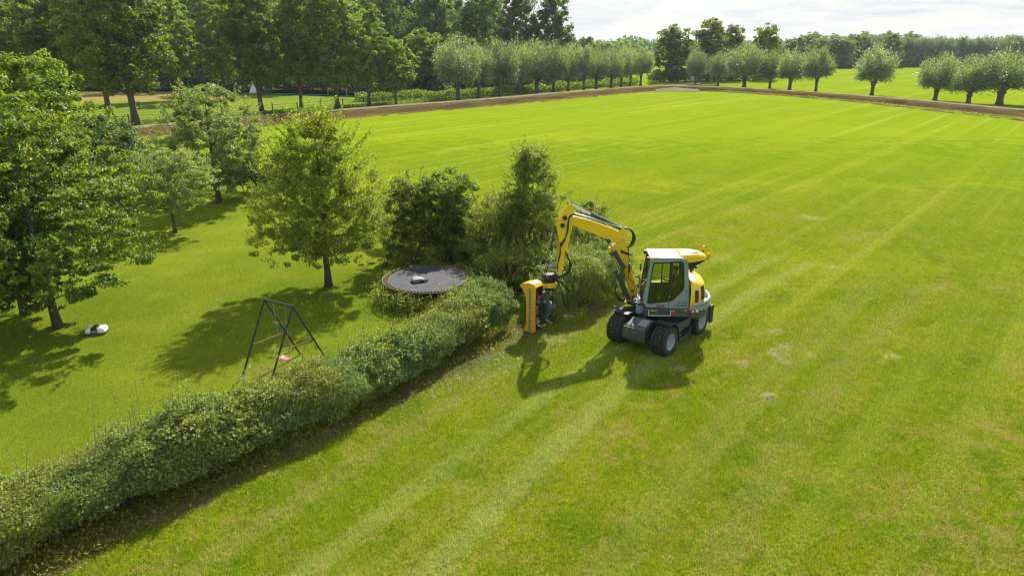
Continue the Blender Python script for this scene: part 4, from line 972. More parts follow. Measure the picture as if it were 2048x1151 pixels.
# side boxes and steps between the wheels
for sgn in (1, -1):
    m = MB(MU); m.box(-.50, .52, min(sgn*.42, sgn*1.04), max(sgn*.42, sgn*1.04), .60, .93); bx = m.build('side_box', P_gry, EX, .03)
    m = MB(MU); y0, y1 = sorted((sgn*.78, sgn*1.12))
    m.box(-.46, .48, y0, y1, .30, .345); m.box(-.46, -.40, y0, y1, .30, .62); m.box(.42, .48, y0, y1, .30, .62)
    m.build('step', P_gry, bx, .01)
    m = MB(MU)   # black mudguard above the front wheel
    pr = [(1.25+.66*math.cos(t), .56+.62*math.sin(t)) for t in np.linspace(R(78), R(182), 9)]
    pr2 = [(1.25+.62*math.cos(t), .56+.58*math.sin(t)) for t in np.linspace(R(182), R(78), 9)]
    y0, y1 = sorted((sgn*.55, sgn*1.16)); n = 9
    for i in range(n-1):
        q = [pr[i], pr[i+1], pr2[n-2-i], pr2[n-1-i]]
        m.prism(q, lambda a, b, h: (a, h, b), y0, y1)
    m.build('mudguard', P_blk, EX)
# wheels
def wheel(a, b, sgn):
    e = bpy.data.objects.new('wheel', None); COL.objects.link(e); e.parent = EX
    c = MU @ Vector((a, b, .53)); e.location = c-UC
    steer = 0
    Mw = Matrix.Translation(c) @ MU.to_3x3().to_4x4() @ Matrix.Rotation(R(-90)*sgn, 4, 'X')      # local z points outwards
    hw = .28; m = MB(Mw)
    prof = [(.30, -hw*.9), (.40, -hw), (.47, -hw*.98), (.495, -hw*.82), (.502, 0), (.495, hw*.82), (.47, hw*.98), (.40, hw), (.30, hw*.9)]
    m.lathe(prof, 48, close=True)
    nl = 30
    for k in range(nl):
        for j, (z0, z1, ph, bend) in enumerate(((-.275, -.145, 0, 1), (-.135, -.005, .5, -1), (.005, .135, .5, 1), (.145, .275, 0, -1))):
            a0 = 2*math.pi*(k+ph)/nl; da = 2*math.pi/nl*.31; sk = .055*bend; vs = []
            for r_ in (.49, .562):
                edge = .012 if r_ > .52 else 0
                for (aa, z_) in ((a0-da, z0+edge), (a0+da, z0+edge), (a0+da+sk, z1-edge), (a0-da+sk, z1-edge)):
                    rr = r_-(.028 if abs(z_) > .2 and r_ > .52 else 0)
                    vs.append((rr*math.cos(aa), rr*math.sin(aa), z_))
            m.add(vs, [(4, 5, 6, 7), (0, 1, 5, 4), (1, 2, 6, 5), (2, 3, 7, 6), (3, 0, 4, 7)])
    m.build('tyre', P_rub, e, smooth=True, angle=28)
    m = MB(Mw); m.lathe([(.315, -hw*.9), (.315, hw*.9), (.300, hw*.95), (.285, hw*.86), (.275, hw*.3), (.22, hw*.05), (.12, hw*.0), (.12, hw*.30), (.09, hw*.42), (.0001, hw*.42), (.0001, -hw*.8), (.28, -hw*.7)], 40)
    rm = m.build('rim', P_rim, e, smooth=True)
    m = MB(Mw)
    for k in range(10):
        t = 2*math.pi*k/10; m.lathe([(.014, 0), (.014, .03)], 6, Matrix.Translation((.175*math.cos(t), .175*math.sin(t), hw*.03)))
    o_ = m.build('wheel_bolts', P_gry, rm); o_['kind'] = 'stuff'
for a in (1.25, -1.25):
    for s_ in (1, -1): wheel(a, .91*s_, s_)
# dozer blade at the rear
m = MB(MU)
bp = [(-1.93+.10*math.cos(t), .62+.36*math.sin(t)) for t in np.linspace(R(100), R(-100), 8)]
bp = [(-x-3.86+0, z) if False else (x, z) for x, z in bp]
bl = [(-1.98-.13*(1-((z-.62)/.36)**2)*-1, z) for z in np.linspace(.26, .98, 9)]; bl2 = [(x-.035, z) for x, z in reversed(bl)]
m.prism(bl+bl2, lambda a, b, h: (a, h, b), -1.18, 1.18); dz = m.build('dozer_blade', P_gry, EX)
m = MB(MU); m.bar((-1.3, .35, .55), (-1.9, .45, .55), .1, .14); m.bar((-1.3, -.35, .55), (-1.9, -.45, .55), .1, .14)
m.build('blade_arm', P_gry, dz)['kind'] = 'stuff'
for s_ in (1, -1):
    m = MB(MU); y0, y1 = sorted((s_*1.18, s_*1.205)); m.box(-2.12, -1.84, y0, y1, .26, .98); m.build('end_plate', P_blk, dz)

# upper carriage
m = MB(MO); m.box(-.98, .74, -.95, .93, 1.14, 1.44); m.build('deck', P_gry, EX, .03)
m = MB(MO)     # storage step under the door with light frame
m.box(-.20, .60, .93, .99, 1.20, 1.43); tb_ = m.build('step_box', P_gry, EX, .01)
m = MB(MO); m.box(-.21, .61, .985, 1.0, 1.195, 1.235); m.box(-.21, -.17, .985, 1.0, 1.235, 1.43); m.box(.57, .61, .985, 1.0, 1.235, 1.43); m.build('light_frame', paint('pale_green_edge', (.42, .50, .36), .5), tb_)
for u0, w0, mm in ((.46, .09, P_oryel), (.34, .10, P_amb), (-.72, .07, P_oryel)):
    m = MB(MO); m.box(u0-w0/2, u0+w0/2, .93 if u0 < -.5 else .99, .94 if u0 < -.5 else .998, 1.385, 1.42); m.build('reflector', mm, EX)
m = MB(MO); m.box(-.34, -.24, .93, .945, 1.33, 1.42); m.build('filler_cap', P_lite, EX)
m = MB(MO); m.box(-.40, -.24, .93, .937, 1.20, 1.30); m.build('red_decal', P_red, EX)
# counterweight: bow-shaped ring round the tail
def arc(rx, ry, u0, n=22, a0=R(92), a1=R(268)):
    return [(u0+rx*math.cos(t), ry*math.sin(t)) for t in np.linspace(a0, a1, n)]
outer = arc(.84, .99, -.90); inner = arc(.60, .74, -.90)
m = MB(MO)
m.prism([(-.84, .94)]+arc(.80, .96, -.90)+[(-.84, -.94)], lambda a, b, h: (a, b, h), 1.08, 1.42)
m.build('counterweight', P_gry, EX, .05)
m = MB(MO); n = len(outer)
for i in range(n-1):
    q = [outer[i], outer[i+1], inner[i+1], inner[i]]
    t0 = i/(n-1)
    m.prism(q, lambda a, b, h: (a, b, h), 1.40, 1.58)
cw = m.build('counterweight_rim', P_sil, EX)
ri = MB(MO); pts = [(x, y, 1.60+.09*math.sin(math.pi*i/(n-1))) for i, (x, y) in enumerate(arc(.79, .93, -.92, n))]; ri.tube(pts, .065, 10); ri.build('bumper_tube', P_sil, EX, smooth=True)
# red white stripes on the near side of the counterweight
for i in range(4):
    m = MB(MO); u0 = -.88-.075*i
    m.prism([(u0, 1.36), (u0-.075, 1.36), (u0-.035, 1.47), (u0+.04, 1.47)] if i else [(u0+.02, 1.36), (u0-.075, 1.36), (u0-.035, 1.47), (u0+.02, 1.47)], lambda a, b, h: (a, h, b), .975, .98)
    m.build('warning_stripe', P_red if i % 2 == 0 else P_wht, EX)
# yellow engine hood, rounded
def hood_sec(w, k):   # half outline scaled
    return w
m = MB(MO); rings = []; nseg = 20
prof = [(1.00, 1.42), (1.03, 1.60), (1.02, 1.90), (.98, 2.12), (.90, 2.28), (.76, 2.40), (.55, 2.47), (.25, 2.50), (.02, 2.50)]
for k, zc in prof:
    rings.append([(-.86-.66*k*abs(math.sin(t))**.75, .93*k*math.cos(t), zc) for t in np.linspace(0, math.pi, nseg)])
vs = [p for rg in rings for p in rg]
fs = [(i*nseg+j, i*nseg+j+1, (i+1)*nseg+j+1, (i+1)*nseg+j) for i in range(len(rings)-1) for j in range(nseg-1)]
m.add(vs, fs); hd = m.build('engine_hood', P_yel, EX, smooth=True, angle=60)
m = MB(MO); m.prism([(-.86, 1.44), (-.20, 1.44), (.30, 1.44), (.55, 1.50), (.55, 1.74), (.35, 1.88), (-.3, 1.98), (-.86, 2.15)], lambda a, b, h: (a, h, b), -.95, -.36); m.build('side_hood', P_yel, EX, .06)
# side vents on the near face of the hood
def on_hood(t, zc, out=.006):
    k = np.interp(zc, [p[1] for p in prof], [p[0] for p in prof])
    return Vector((-.86-(.66*k+out)*abs(math.sin(t))**.75, (.93*k+out)*math.cos(t), zc))
for t0, t1, zs, mt in ((R(8), R(19), (1.72, 2.16), P_vent), (R(30), R(52), (1.76, 2.26), P_blk)):
    m = MB(MO); nn = 5
    g_ = [[on_hood(t0+(t1-t0)*i/4, zs[0]+(zs[1]-zs[0])*j/nn) for i in range(5)] for j in range(nn+1)]
    m.add([p for r_ in g_ for p in r_], [(j*5+i, j*5+i+1, (j+1)*5+i+1, (j+1)*5+i) for j in range(nn) for i in range(4)])
    vn = m.build('vent', mt, hd)
    m = MB(MO)
    for j in range(9):
        zc = zs[0]+(zs[1]-zs[0])*(j+.5)/9
        m.tube([on_hood(t0+(t1-t0)*i/4, zc, .014) for i in range(5)], .006, 4)
    m.build('vent_bars', P_blk, vn)['kind'] = 'stuff'
m = MB(MO); m.prism([(0, 0), (.10, 0), (.05, .09)], lambda a, b, h: tuple(on_hood(R(20)+a*1.2, 1.50+b, .008 if h else .002)), 0, 1); m.build('red_decal', P_red, hd)
m = MB(MO); m.tube([(-1.05, -.25, 2.42), (-1.05, -.25, 2.60), (-1.14, -.25, 2.68), (-1.26, -.25, 2.66)], .06, 10); m.build('exhaust_pipe', P_blk, EX, smooth=True)

# cab
VL, VR = .85, -.26
cab_out = [(-.86, 1.44), (.66, 1.47), (.78, 1.62), (.80, 1.80), (.63, 3.16), (.55, 3.26), (.40, 3.30), (-.56, 3.30), (-.67, 3.22), (-.72, 2.95), (-.86, 1.60)]
win = [(.655, 1.62), (.545, 3.12), (.50, 3.16), (-.46, 3.22), (-.55, 3.14), (-.63, 2.25), (-.58, 2.12), (-.26, 1.76), (-.16, 1.71), (.60, 1.605)]
def ringpanel(m, outer, inner, fn, h0, h1):
    """frame: outer polygon with a hole, by bridging through triangulation"""
    me = bmesh.new()
    vo = [me.verts.new(fn(a, b, h0)) for a, b in outer]; vi = [me.verts.new(fn(a, b, h0)) for a, b in inner]
    eo = [me.edges.new((vo[i], vo[(i+1) % len(vo)])) for i in range(len(vo))]; ei = [me.edges.new((vi[i], vi[(i+1) % len(vi)])) for i in range(len(vi))]
    r_ = bmesh.ops.triangle_fill(me, use_beauty=True, edges=eo+ei)
    me.verts.index_update(); me.faces.ensure_lookup_table()
    no, ni = len(vo), len(vi)
    allp = outer+inner; idx = {v: i for i, v in enumerate(vo+vi)}
    tris = [tuple(idx[v] for v in f.verts) for f in me.faces]; me.free()
    N_ = no+ni
    vs = [fn(a, b, h0) for a, b in allp]+[fn(a, b, h1) for a, b in allp]
    fs = [tuple(t) for t in tris]+[tuple(i+N_ for i in reversed(t)) for t in tris]
    fs += [(i, (i+1) % no, (i+1) % no+N_, i+N_) for i in range(no)]
    fs += [(no+i, no+(i+1) % ni, no+(i+1) % ni+N_, no+i+N_) for i in range(ni)]
    m.add(vs, fs)
fs_ = lambda a, b, h: (a, h, b)
m = MB(MO); ringpanel(m, cab_out, win, fs_, VL-.05, VL); m.build('cab_side_frame', P_sil, EX)
m = MB(MO)
win_r = [(.655, 2.05), (.545, 3.12), (.50, 3.16), (-.46, 3.20), (-.55, 3.14), (-.63, 2.25), (-.62, 2.05)]
ringpanel(m, cab_out, win_r, fs_, VR, VR+.05); m.build('cab_side_frame', P_blk, EX)
def shrink(poly, k=.965):
    cx = sum(p[0] for p in poly)/len(poly); cz = sum(p[1] for p in poly)/len(poly)
    return [(cx+(a-cx)*k, cz+(b-cz)*k) for a, b in poly]
m = MB(MO); ringpanel(m, [(a, b) for a, b in win], shrink(win, .935), fs_, VL-.035, VL+.008); m.build('window_seal', P_blk, EX)
m = MB(MO); m.box(-.165, -.065, VL-.04, VL+.011, 1.70, 3.20, Matrix.Identity(4)); m.build('door_post', P_blk, EX)
for lo, hi in ((-.075, .70), (-.66, -.155)):
    g_ = shrink(win, .95)
    # clip the pane polygon between lo and hi
    def clip(poly, x, keep_gt):
        out = []
        for i in range(len(poly)):
            p, q = poly[i], poly[(i+1) % len(poly)]
            ip = (p[0] >= x) == keep_gt; iq = (q[0] >= x) == keep_gt
            if ip: out.append(p)
            if ip != iq:
                t = (x-p[0])/(q[0]-p[0]); out.append((x, p[1]+(q[1]-p[1])*t))
        return out
    pg = clip(clip(g_, lo, True), hi, False)
    m = MB(MO); m.prism(pg, fs_, VL-.022, VL-.016); m.build('side_window', G_cab, EX)
m = MB(MO); m.prism(shrink(win_r, .97), fs_, VR+.02, VR+.026); m.build('far_side_window', G_cab, EX)
m = MB(MO); m.box(.0, .03, VR+.0, VR+.055, 2.05, 3.16); m.build('window_bar', P_blk, EX)
# front windscreen and frame, floor, rear wall
m = MB(MO)
for v0, v1 in ((VR, VR+.06), (VL-.06, VL-.052)):
    m.prism([(.78, 1.62), (.61, 3.16), (.55, 3.14), (.72, 1.62)], fs_, v0, v1)
m.prism([(.80, 1.62), (.80, 1.80), (.74, 1.80), (.70, 1.47), (.66, 1.47)], fs_, VR+.002, VL-.052)
m.build('windscreen_frame', P_blk, EX)
m = MB(MO); m.prism([(.785, 1.80), (.62, 3.14), (.614, 3.14), (.779, 1.80)], fs_, VR+.06, VL-.06); m.build('windscreen', G_cab, EX)
m = MB(MO); m.box(-.80, .66, VR+.055, VL-.055, 1.445, 1.52); m.build('cab_floor', P_blk, EX)
m = MB(MO); m.box(-.82, -.74, VR+.055, VL-.055, 1.52, 2.15); m.build('rear_panel', P_blk, EX)
m = MB(MO); m.prism([(-.76, 2.15), (-.70, 3.2), (-.694, 3.2), (-.754, 2.15)], fs_, VR+.055, VL-.055); m.build('rear_window', G_cab, EX)
# roof
m = MB(MO); m.box(-.50, .66, VR-.01, VL+.01, 3.30, 3.345); rf = m.build('roof', P_roof, EX, .02)
m = MB(MO); m.box(.30, .64, VR+.04, VL-.04, 3.345, 3.36); gl = m.build('roof_plate', P_roof, rf, .004)
m = MB(MO)
for uu in (.34, .60):
    for vv in np.linspace(VR+.12, VL-.12, 4): m.lathe([(.022, 3.36), (.022, 3.368)], 10, Matrix.Translation((uu, vv, 0)))
m.build('bolts', P_dkt, gl)['kind'] = 'stuff'
# yellow snout on the roof
def snout_pt(u, s, top):
    k = (u+.44)/-1.0; k = max(0, min(1, k))
    hw_ = .50-.27*k**1.3; zt = 3.40+.03*math.sin(math.pi*k)-.10*k**3; zb = 3.12+.10*k-.02
    cv = .30
    return hw_, zt, zb, cv
m = MB(MO); secs = []
us = np.linspace(-.44, -1.36, 9)
for u in us:
    hw_, zt, zb, cv = snout_pt(u, 0, 0)
    secs.append([(u, cv-hw_, zb), (u, cv-hw_, zt-.07), (u, cv-hw_+.07, zt), (u, cv+hw_-.07, zt), (u, cv+hw_, zt-.07), (u, cv+hw_, zb)])
m.add([p for s_ in secs for p in s_], [(i*6+j, i*6+(j+1) % 6, (i+1)*6+(j+1) % 6, (i+1)*6+j) for i in range(8) for j in range(6)]+[tuple(range(6)), tuple(range(48, 54))])
sn = m.build('roof_snout', P_yel, EX, .015)
m = MB(MO); m.prism([(-.70, 3.11), (-.44, 3.10), (-.60, 3.02), (-.72, 2.80), (-.95, 2.92), (-1.33, 3.16), (-1.33, 3.21)][::1], fs_, .02, .58); m.build('snout_base', P_blk, EX, .02)
m = MB(MO); m.prism([(-.72, .12), (-1.08, .14), (-1.12, .30), (-1.08, .46), (-.72, .48)], lambda a, b, h: (a, b, h), 3.422, 3.440); gv = m.build('roof_grille', P_lite, sn)
for (u0, v0, z0) in ((-1.36, .02, 3.34), (-1.50, .30, 3.16)):
    m = MB(MO); m.tube([(-1.28 if z0 > 3.3 else -1.32, v0+.02, 3.2), (u0, v0, z0-.02), (u0, v0, z0+.08)], .018, 6); bs = m.build('beacon', P_blk, EX)
    m = MB(MO); m.lathe([(.065, z0+.08), (.07, z0+.14), (.06, z0+.19), (.035, z0+.215), (.0001, z0+.22)], 14, Matrix.Translation((u0, v0, 0))); m.build('beacon_lens', P_amb, bs, smooth=True)
# work lights, mirrors, handrail
for vv in (VL-.12, VR+.12):
    m = MB(MO); m.cbox((.70, vv, 3.26), (.09, .16, .11)); m.build('work_light', P_blk, EX, .01)
m = MB(MO); m.tube([(.68, VL+.02, 2.55), (.90, VL+.04, 2.55), (.94, VL+.04, 2.5), (1.0, VL+.04, 1.72), (.95, VL+.03, 1.66), (.80, VL+.0, 1.66)], .017, 7); m.build('handrail', P_sil, EX, smooth=True)
m = MB(MO); m.tube([(.70, VR, 1.9), (1.0, VR-.10, 1.95), (1.22, -.42, 2.15), (1.22, -.42, 2.75)], .016, 6); ms_ = m.build('mirror_arm', P_blk, EX)
m = MB(MO); m.cbox((1.20, -.42, 2.55), (.05, .18, .34)); mi = m.build('mirror', P_blk, ms_, .015)
m = MB(MO); m.cbox((1.172, -.42, 2.55), (.004, .15, .30)); m.build('mirror_glass', G_mir, ms_)
m = MB(MO); m.tube([(.60, VR, 2.9), (.78, VR-.06, 2.85), (.80, VR-.06, 2.6)], .012, 5); m.cbox((.79, VR-.08, 2.62), (.04, .14, .26)); m.build('side_mirror', P_blk, EX)
# louvre lines, lock and lettering on the door side
for z_, a, b in ((1.655, -.45, -.75), (1.60, -.40, -.75), (1.545, -.30, -.76)):
    m = MB(MO); m.box(b, a, VL, VL+.004, z_-.008, z_+.008); m.build('louvre', P_blk, EX)
for u_, z_ in ((-.70, 2.12), (-.62, 3.14)):
    m = MB(MO); m.lathe([(.028, 0), (.028, .012), (.0001, .014)], 12, Matrix.Translation((u_, VL, z_)) @ Matrix.Rotation(R(-90), 4, 'X')); m.build('knob', P_blk, EX)
m = MB(MO); m.box(-.125, -.10, VL+.011, VL+.03, 1.84, 1.94); m.build('door_handle', P_stl, EX)
m = MB(MO); m.box(-.118, -.108, VL, VL+.003, 1.46, 1.70); m.build('door_gap', P_blk, EX)
MT = MO @ Matrix(((-1, 0, 0, 0), (0, 0, 1, 0), (0, 1, 0, 0), (0, 0, 0, 1)))     # text plane: x -> -u (rightwards), y -> up, facing the left side
txt('WACKER', .075, MT @ Matrix.Translation((-.33, 1.555, VL+.001)), P_red, EX, bold=.002)
txt('NEUSON', .075, MT @ Matrix.Translation((-.31, 1.492, VL+.001)), P_dkt, EX, bold=.002)
txt('DUALVIEW', .062, MT @ Matrix.Translation((.44, 1.69, VL+.001)), P_blu, EX, shear=.35, bold=.0015)
txt('Wacker Neuson', .05, MT @ Matrix.Translation((.45, 1.215, .931)), P_lite, EX)
# interior
m = MB(MO); m.box(-.60, -.14, .08, .56, 1.86, 1.98); st = m.build('seat', P_seat, EX, .04)
m = MB(MO); m.prism([(-.50, 1.98), (-.62, 1.98), (-.72, 2.66), (-.60, 2.66)], fs_, .09, .55); m.build('backrest', P_seat, st, .04)
m = MB(MO); m.prism([(-.60, 2.70), (-.68, 2.70), (-.70, 2.92), (-.62, 2.92)], fs_, .20, .44); m.build('headrest', P_seat, st, .03)
m = MB(MO); m.box(-.5, -.25, .12, .52, 1.52, 1.86); m.build('seat_base', P_blk, st, .02)
for v0 in (.62, -.08):
    m = MB(MO); m.box(-.48, .04, v0-.06, v0+.06, 1.98, 2.12); cs = m.build('arm_console', P_blk, EX, .02)
    m = MB(MO); m.tube([(.0, v0, 2.12), (.03, v0, 2.24)], .02, 8); m.ball((.035, v0, 2.26), .035, 10, 6); m.build('joystick', P_blk, cs)
m = MB(MO); m.tube([(.52, .3, 1.52), (.34, .3, 2.10)], .035, 8); swc = m.build('steering_column', P_blk, EX)
m = MB(MO); Ms = Matrix.Translation((.32, .3, 2.13)) @ Matrix.Rotation(R(-25), 4, 'Y')
m.tube([Ms @ Vector((.18*math.cos(t), .18*math.sin(t), 0)) for t in np.linspace(0, 2*math.pi, 24)], .014, 6); m.build('steering_wheel', P_blk, swc)
m = MB(MO); m.cbox((.50, -.12, 2.25), (.05, .2, .16)); m.build('monitor', P_blk, EX, .01)
# equipment in front of the cab: swing bracket, lamp, guard plate
m = MB(MO); m.box(.70, 1.02, -.70, -.20, 1.12, 1.40); m.cbox((.92, .0, 1.28), (.22, .3, .24)); m.build('swing_bracket', P_gry, EX, .02)
m = MB(MO); m.tube([(.86, .50, 1.40), (.90, .50, 1.52)], .02, 6); wlb = m.build('front_lamp', P_blk, EX)
m = MB(MO); m.lathe([(.075, 1.50), (.085, 1.60), (.08, 1.64), (.0001, 1.65)], 14, Matrix.Translation((.92, .50, 0))); m.build('lamp_lens', P_wht, wlb, smooth=True)
m = MB(MO); m.box(.74, .98, .42, .68, 1.16, 1.42); m.build('valve_block', P_lite, EX, .02)
m = MB(MO); m.prism([(.62, 1.10), (.78, 1.10), (1.55, .98), (1.72, 1.12), (1.50, 1.04), (.78, 1.16)], fs_, -.2, .12); m.bar((.72, -.3, 1.02), (1.42, -.55, 1.20), .12, .03); m.build('guard_plate', P_blk, EX)

# ------------------------------------------------------------------ arm (plane frame: s outwards, h towards the camera side, z up)
AB = Vector((4.57, 24.5, 0)); ds = Vector((-.9934, -.1145, 0)); dn = Vector((.1145, -.9934, 0))
MA = Matrix(((ds.x, dn.x, 0, AB.x), (ds.y, dn.y, 0, AB.y), (0, 0, 1, 0), (0, 0, 0, 1)))
lower = [(.46, 3.74), (.34, 3.50), (.16, 2.52), (-.04, 1.98), (-.22, 1.56), (-.12, 1.04), (.10, 1.00), (.30, 1.14), (.10, 1.32), (.13, 1.67), (.38, 2.53), (.58, 2.95), (.68, 3.10), (.88, 3.06), (1.02, 3.12), (.99, 3.28), (.66, 3.48), (.62, 3.66)]
m = MB(MA); m.prism(lower, fs_, -.13, .13); lb = m.build('lower_boom', P_yel, EX, .02)
upper = [(2.46, 4.55), (1.71, 4.34), (.99, 4.05), (.66, 3.90), (.53, 4.05), (.37, 3.94), (.29, 3.72), (.40, 3.44), (.77, 3.50), (1.07, 3.61), (1.69, 3.89), (2.43, 4.22), (2.56, 4.36)]
m = MB(MA); m.prism(upper, fs_, -.115, .115); ub = m.build('upper_boom', P_yel, EX, .02)
stick = [(2.56, 5.02), (2.67, 4.86), (2.90, 4.47), (2.99, 4.19), (2.97, 4.02), (2.88, 3.61), (2.89, 3.04), (2.95, 2.42), (2.93, 2.30), (2.76, 2.32), (2.59, 3.22), (2.50, 3.70), (2.37, 4.30), (2.44, 4.92), (2.49, 5.02)]
m = MB(MA)
m.prism(stick, fs_, -.14, .14); sk = m.build('dipper', P_yel, EX, .018)
for (s0, z0, mt) in ((2.70, 4.50, P_blk), (2.78, 4.22, P_blk)):
    m = MB(MA); m.lathe([(.085, .14), (.085, .20), (.05, .22)], 6, Matrix.Translation((s0, 0, z0)) @ Matrix.Rotation(R(-90), 4, 'X')); m.build('bearing_cap', mt, sk)
for (s0, z0, par) in ((.50, 3.58, lb), (2.46, 4.36, sk), (.02, 1.60, lb), (.88, 3.12, lb), (.42, 2.58, lb), (2.93, 2.42, sk), (.10, 1.12, lb)):
    m = MB(MA); m.lathe([(.055, -.165), (.055, .165)], 14, Matrix.Translation((s0, 0, z0)) @ Matrix.Rotation(R(-90), 4, 'X')); m.build('pin', P_stl, par)
def cyl(a, b, frac, r, off, name='cylinder', mats=(P_gry, P_stl)):
    """barrel from a towards b for the share frac, then the rod"""
    A_ = Vector((a[0], off, a[1])); B_ = Vector((b[0], off, b[1])); C_ = A_.lerp(B_, frac)
    m = MB(MA); m.tube([A_, C_], r, 12); m.tube([C_-(C_-A_).normalized()*.05, C_+(C_-A_).normalized()*.02], r*1.18, 12); m.ball(A_, r*1.2, 10, 6)
    o_ = m.build(name, mats[0], EX, smooth=True)
    m = MB(MA); m.tube([C_, B_], r*.55, 10); m.build('rod', mats[1], o_, smooth=True)
    m = MB(MA); m.lathe([(r*1.05, off-.06), (r*1.05, off+.06)], 12, Matrix.Translation((B_.x, 0, B_.z)) @ Matrix.Rotation(R(-90), 4, 'X')); m.build('rod_eye', P_gry, o_)
    return o_
cyl((.56, 4.00), (2.52, 4.98), .58, .075, 0, 'dipper_cylinder')
cyl((.42, 2.56), (1.05, 3.58), .60, .07, .19, 'boom_cylinder')
cyl((.42, 2.56), (1.05, 3.58), .60, .07, -.19, 'boom_cylinder')
cyl((.20, 1.34), (.88, 3.08), .56, .078, .20, 'lift_cylinder')
cyl((.20, 1.34), (.88, 3.08), .56, .078, -.20, 'lift_cylinder')
cyl((2.98, 4.12), (3.25, 2.84), .66, .065, 0, 'bucket_cylinder')
for i in range(4):
    m = MB(MA); a = Vector((2.985+.019*i*1.6, .07, 4.02-.14*i)); b = a+Vector((.027, 0, -.12)); m.bar(a, b, .09, .012); m.build('warning_stripe', P_red if i % 2 == 0 else P_wht, EX)
# guard round the lift cylinder and hoses
m = MB(MA)
def hs(pts, r=.02, n=6): m.tube(bez(*pts) if len(pts) == 3 else bez(pts[0], pts[1], pts[2], 12, pts[3]), r, n)
for k in range(3):
    o = .05*k
    hs([(.62, .15+o*.3, 1.96), (.86, .22, 1.55), (.52-o, .22, 1.10), (.30, .18, 1.22+o)], .018)
for k in range(4):
    o = .045*(k-1.5)
    hs([(-.10, o, 1.66), (-.42, o, 1.72-.03*k), (-.36, o, 2.16), (-.10+.01*k, o, 2.14)], .026)
    hs([(.02, o, 2.10), (.16, o, 2.6), (.18+.02*k, o, 2.9), (.26, o, 3.35)], .018)
    hs([(.26, o, 3.28), (-.04-.03*k, o, 3.40), (-.02, o, 4.02), (.44, o, 4.02)], .030)
    hs([(.10, .13, 2.95+.04*k), (.28, .16, 3.0+.03*k), (.40, .15, 3.1), (.56, .14, 3.12+.04*k)], .012)
m.build('base_hoses', P_hose, EX)['kind'] = 'stuff'
m = MB(MA)
for k in range(5):
    o = .042*(k-2)
    m.tube(bez((.50, o, 4.03), (1.4, o, 4.34+.02*(k % 2)), (2.30, o, 4.62), 8), .016, 6)
m.build('boom_pipes', P_wht, EX, smooth=True)['kind'] = 'stuff'
m = MB(MA)
for k in range(4):
    o = .05+.035*k
    hs([(2.28, .03+o*.6, 4.60), (2.80, .17+.01*k, 4.80-.05*k), (2.30+.03*k, .20, 3.95), (2.86, .17, 3.52-.05*k)], .019)
    hs([(2.86, .17, 3.56-.05*k), (2.80-.02*k, .19, 3.1), (2.98, .2, 2.9), (2.93, .18, 2.45)], .013)
for k in range(3):
    hs([(2.66, .16, 3.25-.1*k), (2.30-.05*k, .2, 2.75), (2.52-.05*k, .2, 2.25), (3.02, .12, 2.22-.02*k)], .019)
hs([(2.95, .18, 2.2), (2.7, .2, 1.7), (2.75, .2, 1.2), (2.55, .2, .95)], .012)
hs([(3.02, .20, 2.1), (2.85, .25, 1.7), (2.62, .2, 1.3), (2.60, .2, 1.0)], .012)
m.build('dipper_hoses', P_hose, EX)['kind'] = 'stuff'
# linkage, tilt rotator
m = MB(MA)
for h in (-.16, .16): m.bar((2.90, h, 2.62), (3.27, h, 2.86), .07, .02)
for h in (-.12, .12): m.bar((3.25, h, 2.84), (3.36, h, 2.30), .07, .02)
m.build('linkage', P_gry, EX)
m = MB(MA); m.prism([(2.95, 2.62), (3.35, 2.80), (3.40, 2.74), (3.02, 2.54)], fs_, .14, .19); m.build('tool_guard', P_lite, EX, .01)
m = MB(MA); m.prism([(3.00, 2.65), (3.12, 2.70), (3.14, 2.64), (3.04, 2.58)], fs_, .191, .197); m.build('red_decal', P_red, EX)
m = MB(MA); m.box(2.90, 3.42, -.16, .16, 2.16, 2.34); m.box(2.98, 3.36, -.13, .13, 2.02, 2.18)
for s0 in (2.96, 3.40): m.tube([(s0, -.24, 2.22), (s0, .24, 2.22)], .055, 10)
m.tube([(2.86, .20, 2.05), (3.05, .22, 2.28)], .05, 8); m.tube([(3.45, .20, 2.05), (3.30, .22, 2.28)], .05, 8)
tr_ = m.build('tilt_rotator', P_blk, EX, .01)
m = MB(MA); m.lathe([(.21, 1.84), (.27, 1.86), (.27, 1.97), (.22, 2.02)], 26, Matrix.Translation((3.18, 0, 0))); m.build('rotator_ring', P_org, tr_, smooth=True)
m = MB(MA); m.lathe([(.19, 1.72), (.19, 1.86)], 20, Matrix.Translation((3.18, 0, 0))); m.build('rotator_foot', P_blk, tr_)

